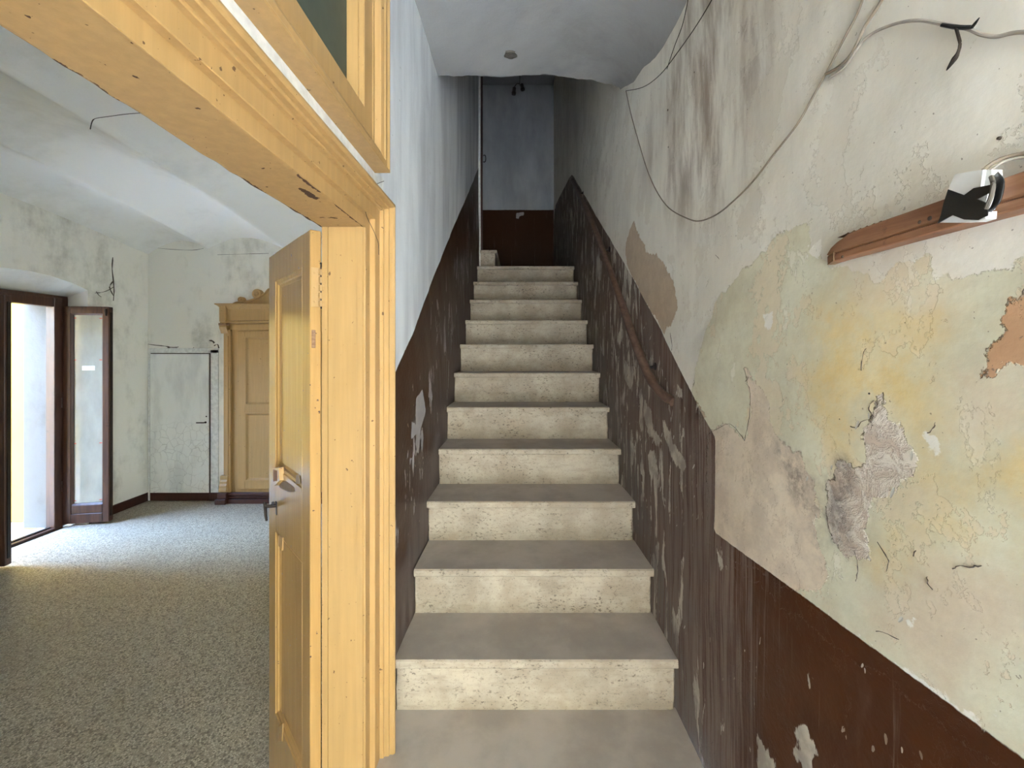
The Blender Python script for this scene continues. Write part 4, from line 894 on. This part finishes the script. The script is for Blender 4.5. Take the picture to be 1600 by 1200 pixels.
# cornice
b = MB(); prof = [(0, cz(483)), (.034, cz(483)), (.040, cz(481)), (.060, cz(478)), (.078, cz(476.5)), (.080, cz(475)), (0, cz(475))]
ex = lambda d: d - .03
b.loft([[Vector((xl - max(ex(d), 0) * .8, yf - d, z)) - CO for d, z in prof], [Vector((xr_ + max(ex(d), 0) * .8, yf - d, z)) - CO for d, z in prof]]); b.build('cornice', YW, cb)
for s in (0, 1):
    g_ = (lambda x: x) if not s else mir
    cbx(g_(cx(346)), g_(cx(356)), cz(503), cz(478), .02, .056, 'frieze_block')
    cbx(g_(cx(352)), g_(cx(360.5)), .112, cz(515), 0, .026, 'pilaster')
    cbx(g_(cx(354.5)), g_(cx(358)), cz(742), cz(525), .024, .034, 'pilaster_fillet', YW, .004)
    cbx(g_(cx(345)), g_(cx(357)), cz(509), cz(505), 0, .058, 'capital', M['splint'] if not s else YW)
    b = MB(); pr = [(.0, 509), (.052, 509), (.056, 511), (.050, 514), (.036, 517), (.026, 521), (0, 521)]
    b.loft([[Vector((g_(cx(a)), yf - d, cz(p_))) - CO for d, p_ in pr] for a in (346, 357)]); b.build('capital_bracket', YW, cb, 30)
    b = MB(); pr = [(0, 743), (.03, 743), (.036, 746), (.034, 749), (.044, 752), (.042, 755), (.054, 758), (.052, 761), (.060, 764), (.058, 767), (0, 767)]
    b.loft([[Vector((g_(cx(a)), yf - d, cz(p_))) - CO for d, p_ in pr] for a in (345.5, 357)]); b.build('pilaster_foot', YW, cb, 25)
    cbx(g_(cx(344)), g_(cx(358)), .055, .115, 0, .066, 'foot_block', M['brown'], .006); cbx(g_(cx(341)), g_(cx(358)), .0, .055, 0, .080, 'foot_block', M['brown'], .006)
    # door of the cupboard
    x0, x1 = cx(371), mid - .003
    if s: x0, x1 = mir(x1), mir(x0)
    d_ = bpy.data.objects.new('cupboard_door', None); link(d_, cb)
    so, si = (cx(382.5) - cx(371)), .045
    a, c = (x0 + so, x1 - si) if not s else (x0 + si, x1 - so)
    zb_, zt_ = cz(764), cz(517)
    cbx(x0, a, zb_, zt_, 0, .020, 'stile', YW, .003, d_); cbx(c, x1, zb_, zt_, 0, .020, 'stile', YW, .003, d_)
    for r0, r1 in ((zb_, cz(752)), (cz(645), cz(633)), (cz(526), zt_)): cbx(a, c, r0, r1, 0, .019, 'rail', YW, .002, d_)
    for r0, r1 in ((cz(752), cz(645)), (cz(633), cz(526))):
        cbx(a, c, r0, r1, 0, .006, 'panel', YW, 0, d_)
        b = MB(); ring = []
        for ux, uz, sx, sz in ((a, r0, 1, 1), (c, r0, -1, 1), (c, r1, -1, -1), (a, r1, 1, -1)):
            ring.append([Vector((ux + sx * u_, yf - e_, uz + sz * u_)) - CO for u_, e_ in ((0, .023), (.010, .023), (.016, .015), (.030, .006), (0, .006))])
        ring.append(ring[0]); b.loft(ring, caps=False); b.build('panel_moulding', YW, d_, 25)
cbx(cx(361), mir(cx(361)), cz(516), cz(506), 0, .012, 'door_head')
# crest with scrolls
top = [(366, 475), (370, 473.2), (376, 472), (384, 471.2), (391, 470), (397, 468), (403, 465.5), (410, 462.5), (416, 458), (420, 453), (428, 448.5), (437, 447)]
pts = [(cx(a), cz(z_)) for a, z_ in top]; pts = pts + [(mir(x_), z_) for x_, z_ in pts[::-1][1:]]
base = [(pts[-1][0], cz(475.2)), (pts[0][0], cz(475.2))]
b = MB(); pl_ = pts + base
b.loft([[Vector((x_, yf - d_, z_)) - CO for x_, z_ in pl_] for d_ in (-.01, .03)]); b.build('crest', YW, cb)
b = MB(); rr = [Vector((x_, yf - .035, z_)) - CO for x_, z_ in pts]; b.tube(rr, .009, 8); b.build('crest_moulding', YW, cb, 40)
for px, py, r in ((378, 468.5, .030), (403, 459.5, .050)):
    for g_ in (lambda x: x, mir):
        b = MB(); c_ = Vector((g_(cx(px)), yf + .01, cz(py))) - CO
        b.lathe(c_, (0, -1, 0), [(r * .9, 0), (r, .006), (r, .050), (r * .86, .058), (r * .7, .052), (r * .45, .052), (r * .3, .060), (.002, .062)], 22); b.build('scroll', YW, cb, 35)

# french window -----------------------------------------------------------
fw = root('window_2', (-4.18, 3.38, 0), 'dark stained french window frame opening onto the yellow yard', 'window frame', 'structure'); WO = Vector(fw.location)
def fbx(a, c, nm, mat=M['frame'], bev=.004, parent=fw):
    b = MB(); b.box(Vector(a) - WO, Vector(c) - WO, bev); return b.build(nm, mat, parent)
fbx((-4.215, 3.735, 0), (-4.135, 3.80, 2.05), 'jamb'); fbx((-4.20, 3.80, 0), (-4.15, 3.862, 2.06), 'jamb_casing')
fbx((-4.215, 2.96, 0), (-4.135, 3.025, 2.05), 'jamb'); fbx((-4.20, 2.898, 0), (-4.15, 2.96, 2.06), 'jamb_casing')
fbx((-4.215, 3.025, 1.972), (-4.135, 3.735, 2.05), 'head'); fbx((-4.20, 2.90, 2.045), (-4.15, 3.86, 2.075), 'head_casing')
fbx((-4.23, 2.96, -.012), (-4.13, 3.80, .012), 'threshold_rail', M['frame'], .003); fbx((-4.19, 3.025, .012), (-4.17, 3.735, .022), 'steel_track', M['iron'], .002)
def glazed(name, hinge, free, th_side, label, Hh=1.985):
    a, c = Vector((*hinge, 0)), Vector((*free, 0)); d = c - a; w = d.length
    r = root(name, a + Vector((0, 0, .02)), label, 'window', 'structure', rz=math.atan2(d.y, d.x))
    T = .052
    def lb(x0, x1, z0, z1, y0, y1, nm, mat=M['frame'], bev=.004):
        b = MB(); b.box((x0, min(y0 * th_side, y1 * th_side), z0), (x1, max(y0 * th_side, y1 * th_side), z1), bev); return b.build(nm, mat, r)
    H_ = Hh - .02
    lb(0, .060, 0, H_, 0, T, 'stile'); lb(w - .052, w, 0, H_, 0, T, 'stile')
    lb(.060, w - .052, H_ - .066, H_, 0, T, 'top_rail', M['frame'], .003); lb(.060, w - .052, 0, .085, 0, T, 'bottom_rail', M['frame'], .003); lb(.060, w - .052, .085, .165, .004, T - .004, 'bottom_rail', M['frame'], .006)
    gl = lb(.058, w - .050, .160, H_ - .062, T * .45, T * .55, 'glass_pane', M['glass'], 0)
    pr = [(0, .006), (.012, .016), (.012, .022), (0, .022)]
    b = MB(); ring = []
    for ux, uz, sx, sz in ((.060, .165, 1, 1), (w - .052, .165, -1, 1), (w - .052, H_ - .066, -1, -1), (.060, H_ - .066, 1, -1)):
        ring.append([(ux + sx * u_, th_side * e_, uz + sz * u_) for u_, e_ in pr])
    ring.append(ring[0]); b.loft(ring, caps=False); b.build('glazing_bead', M['frame'], r)
    b = MB()
    for zz in (.30, 1.05, 1.75): b.lathe((-.004, th_side * -.004, zz), (0, 0, 1), [(.004, 0), (.009, .004), (.009, .09), (.004, .094)], 10)
    b.build('hinge_barrels', M['frame'], r, 40)
    b = MB(); b.box((w - .001, th_side * T * .3 if th_side > 0 else th_side * T * .7, .05), (w + .004, th_side * T * .7 if th_side > 0 else th_side * T * .3, H_ - .05), .001)
    b.lathe((w - .02, -th_side * .004, H_ - .02), (0, 0, -1), [(.004, 0), (.010, .002), (.012, .02), (.008, .06), (.006, .064)], 10)
    b.build('bolt_bar', M['iron'], r, 40)
    return r, w, H_, T
wl, w_, H_, T_ = glazed('window_3', (-4.135, 3.80), (-3.780, 3.862), 1, 'open glazed french window leaf with red tape marks and a white sticker')
for zz in (1.86, 1.48, .72, .20):
    for u_ in (.075, w_ - .075):
        b = MB(); b.box((u_ - .014, .020, zz - .004 + (.03 if u_ > .2 else 0) * (zz < 1.8) * 0), (u_ + .014, .0232, zz + .004), .0005); b.build('tape_mark', M['redtape'], wl)
b = MB(); b.box((.135, .0205, 1.385), (.235, .0232, 1.425), .0004); b.build('sticker', M['paper'], wl)
glazed('window_4', (-4.125, 3.03), (-3.745, 3.10), -1, 'dark glazed leaf cut off at the picture edge, standing open before the yard')

# yard and street -----------------------------------------------------------
b = MB(); b.quad((-16, -14, -.07), (9, -14, -.07), (9, 14, -.07), (-16, 14, -.07)); tag(b.build('ground', M['paving']), 'pale paving of the yard and the street outside', 'ground', kind='structure')
b = MB(); b.box((-12, 4.06, -.06), (-4.47, 4.4, 5.2)); tag(b.build('yard_wall', M['facade']), 'yellow rendered wall across the yard', 'wall', kind='structure')
b = MB(); b.box((-12, .4, -.06), (-4.47, .6, 3.1)); tag(b.build('added_shade_wall', M['cream']), 'unseen rendered wall added to shade the outer window reveals', 'wall', kind='structure')  # unseen wall, added to keep sky light off the outer reveal
b = MB(); b.box((-9, -5.2, -.06), (9, -4.6, 8)); tag(b.build('added_street_facade', M['cream']), 'unseen cream house front added to cut sky light at the doorway', 'facade', kind='structure')  # unseen house front, added so less sky light enters the street doorway
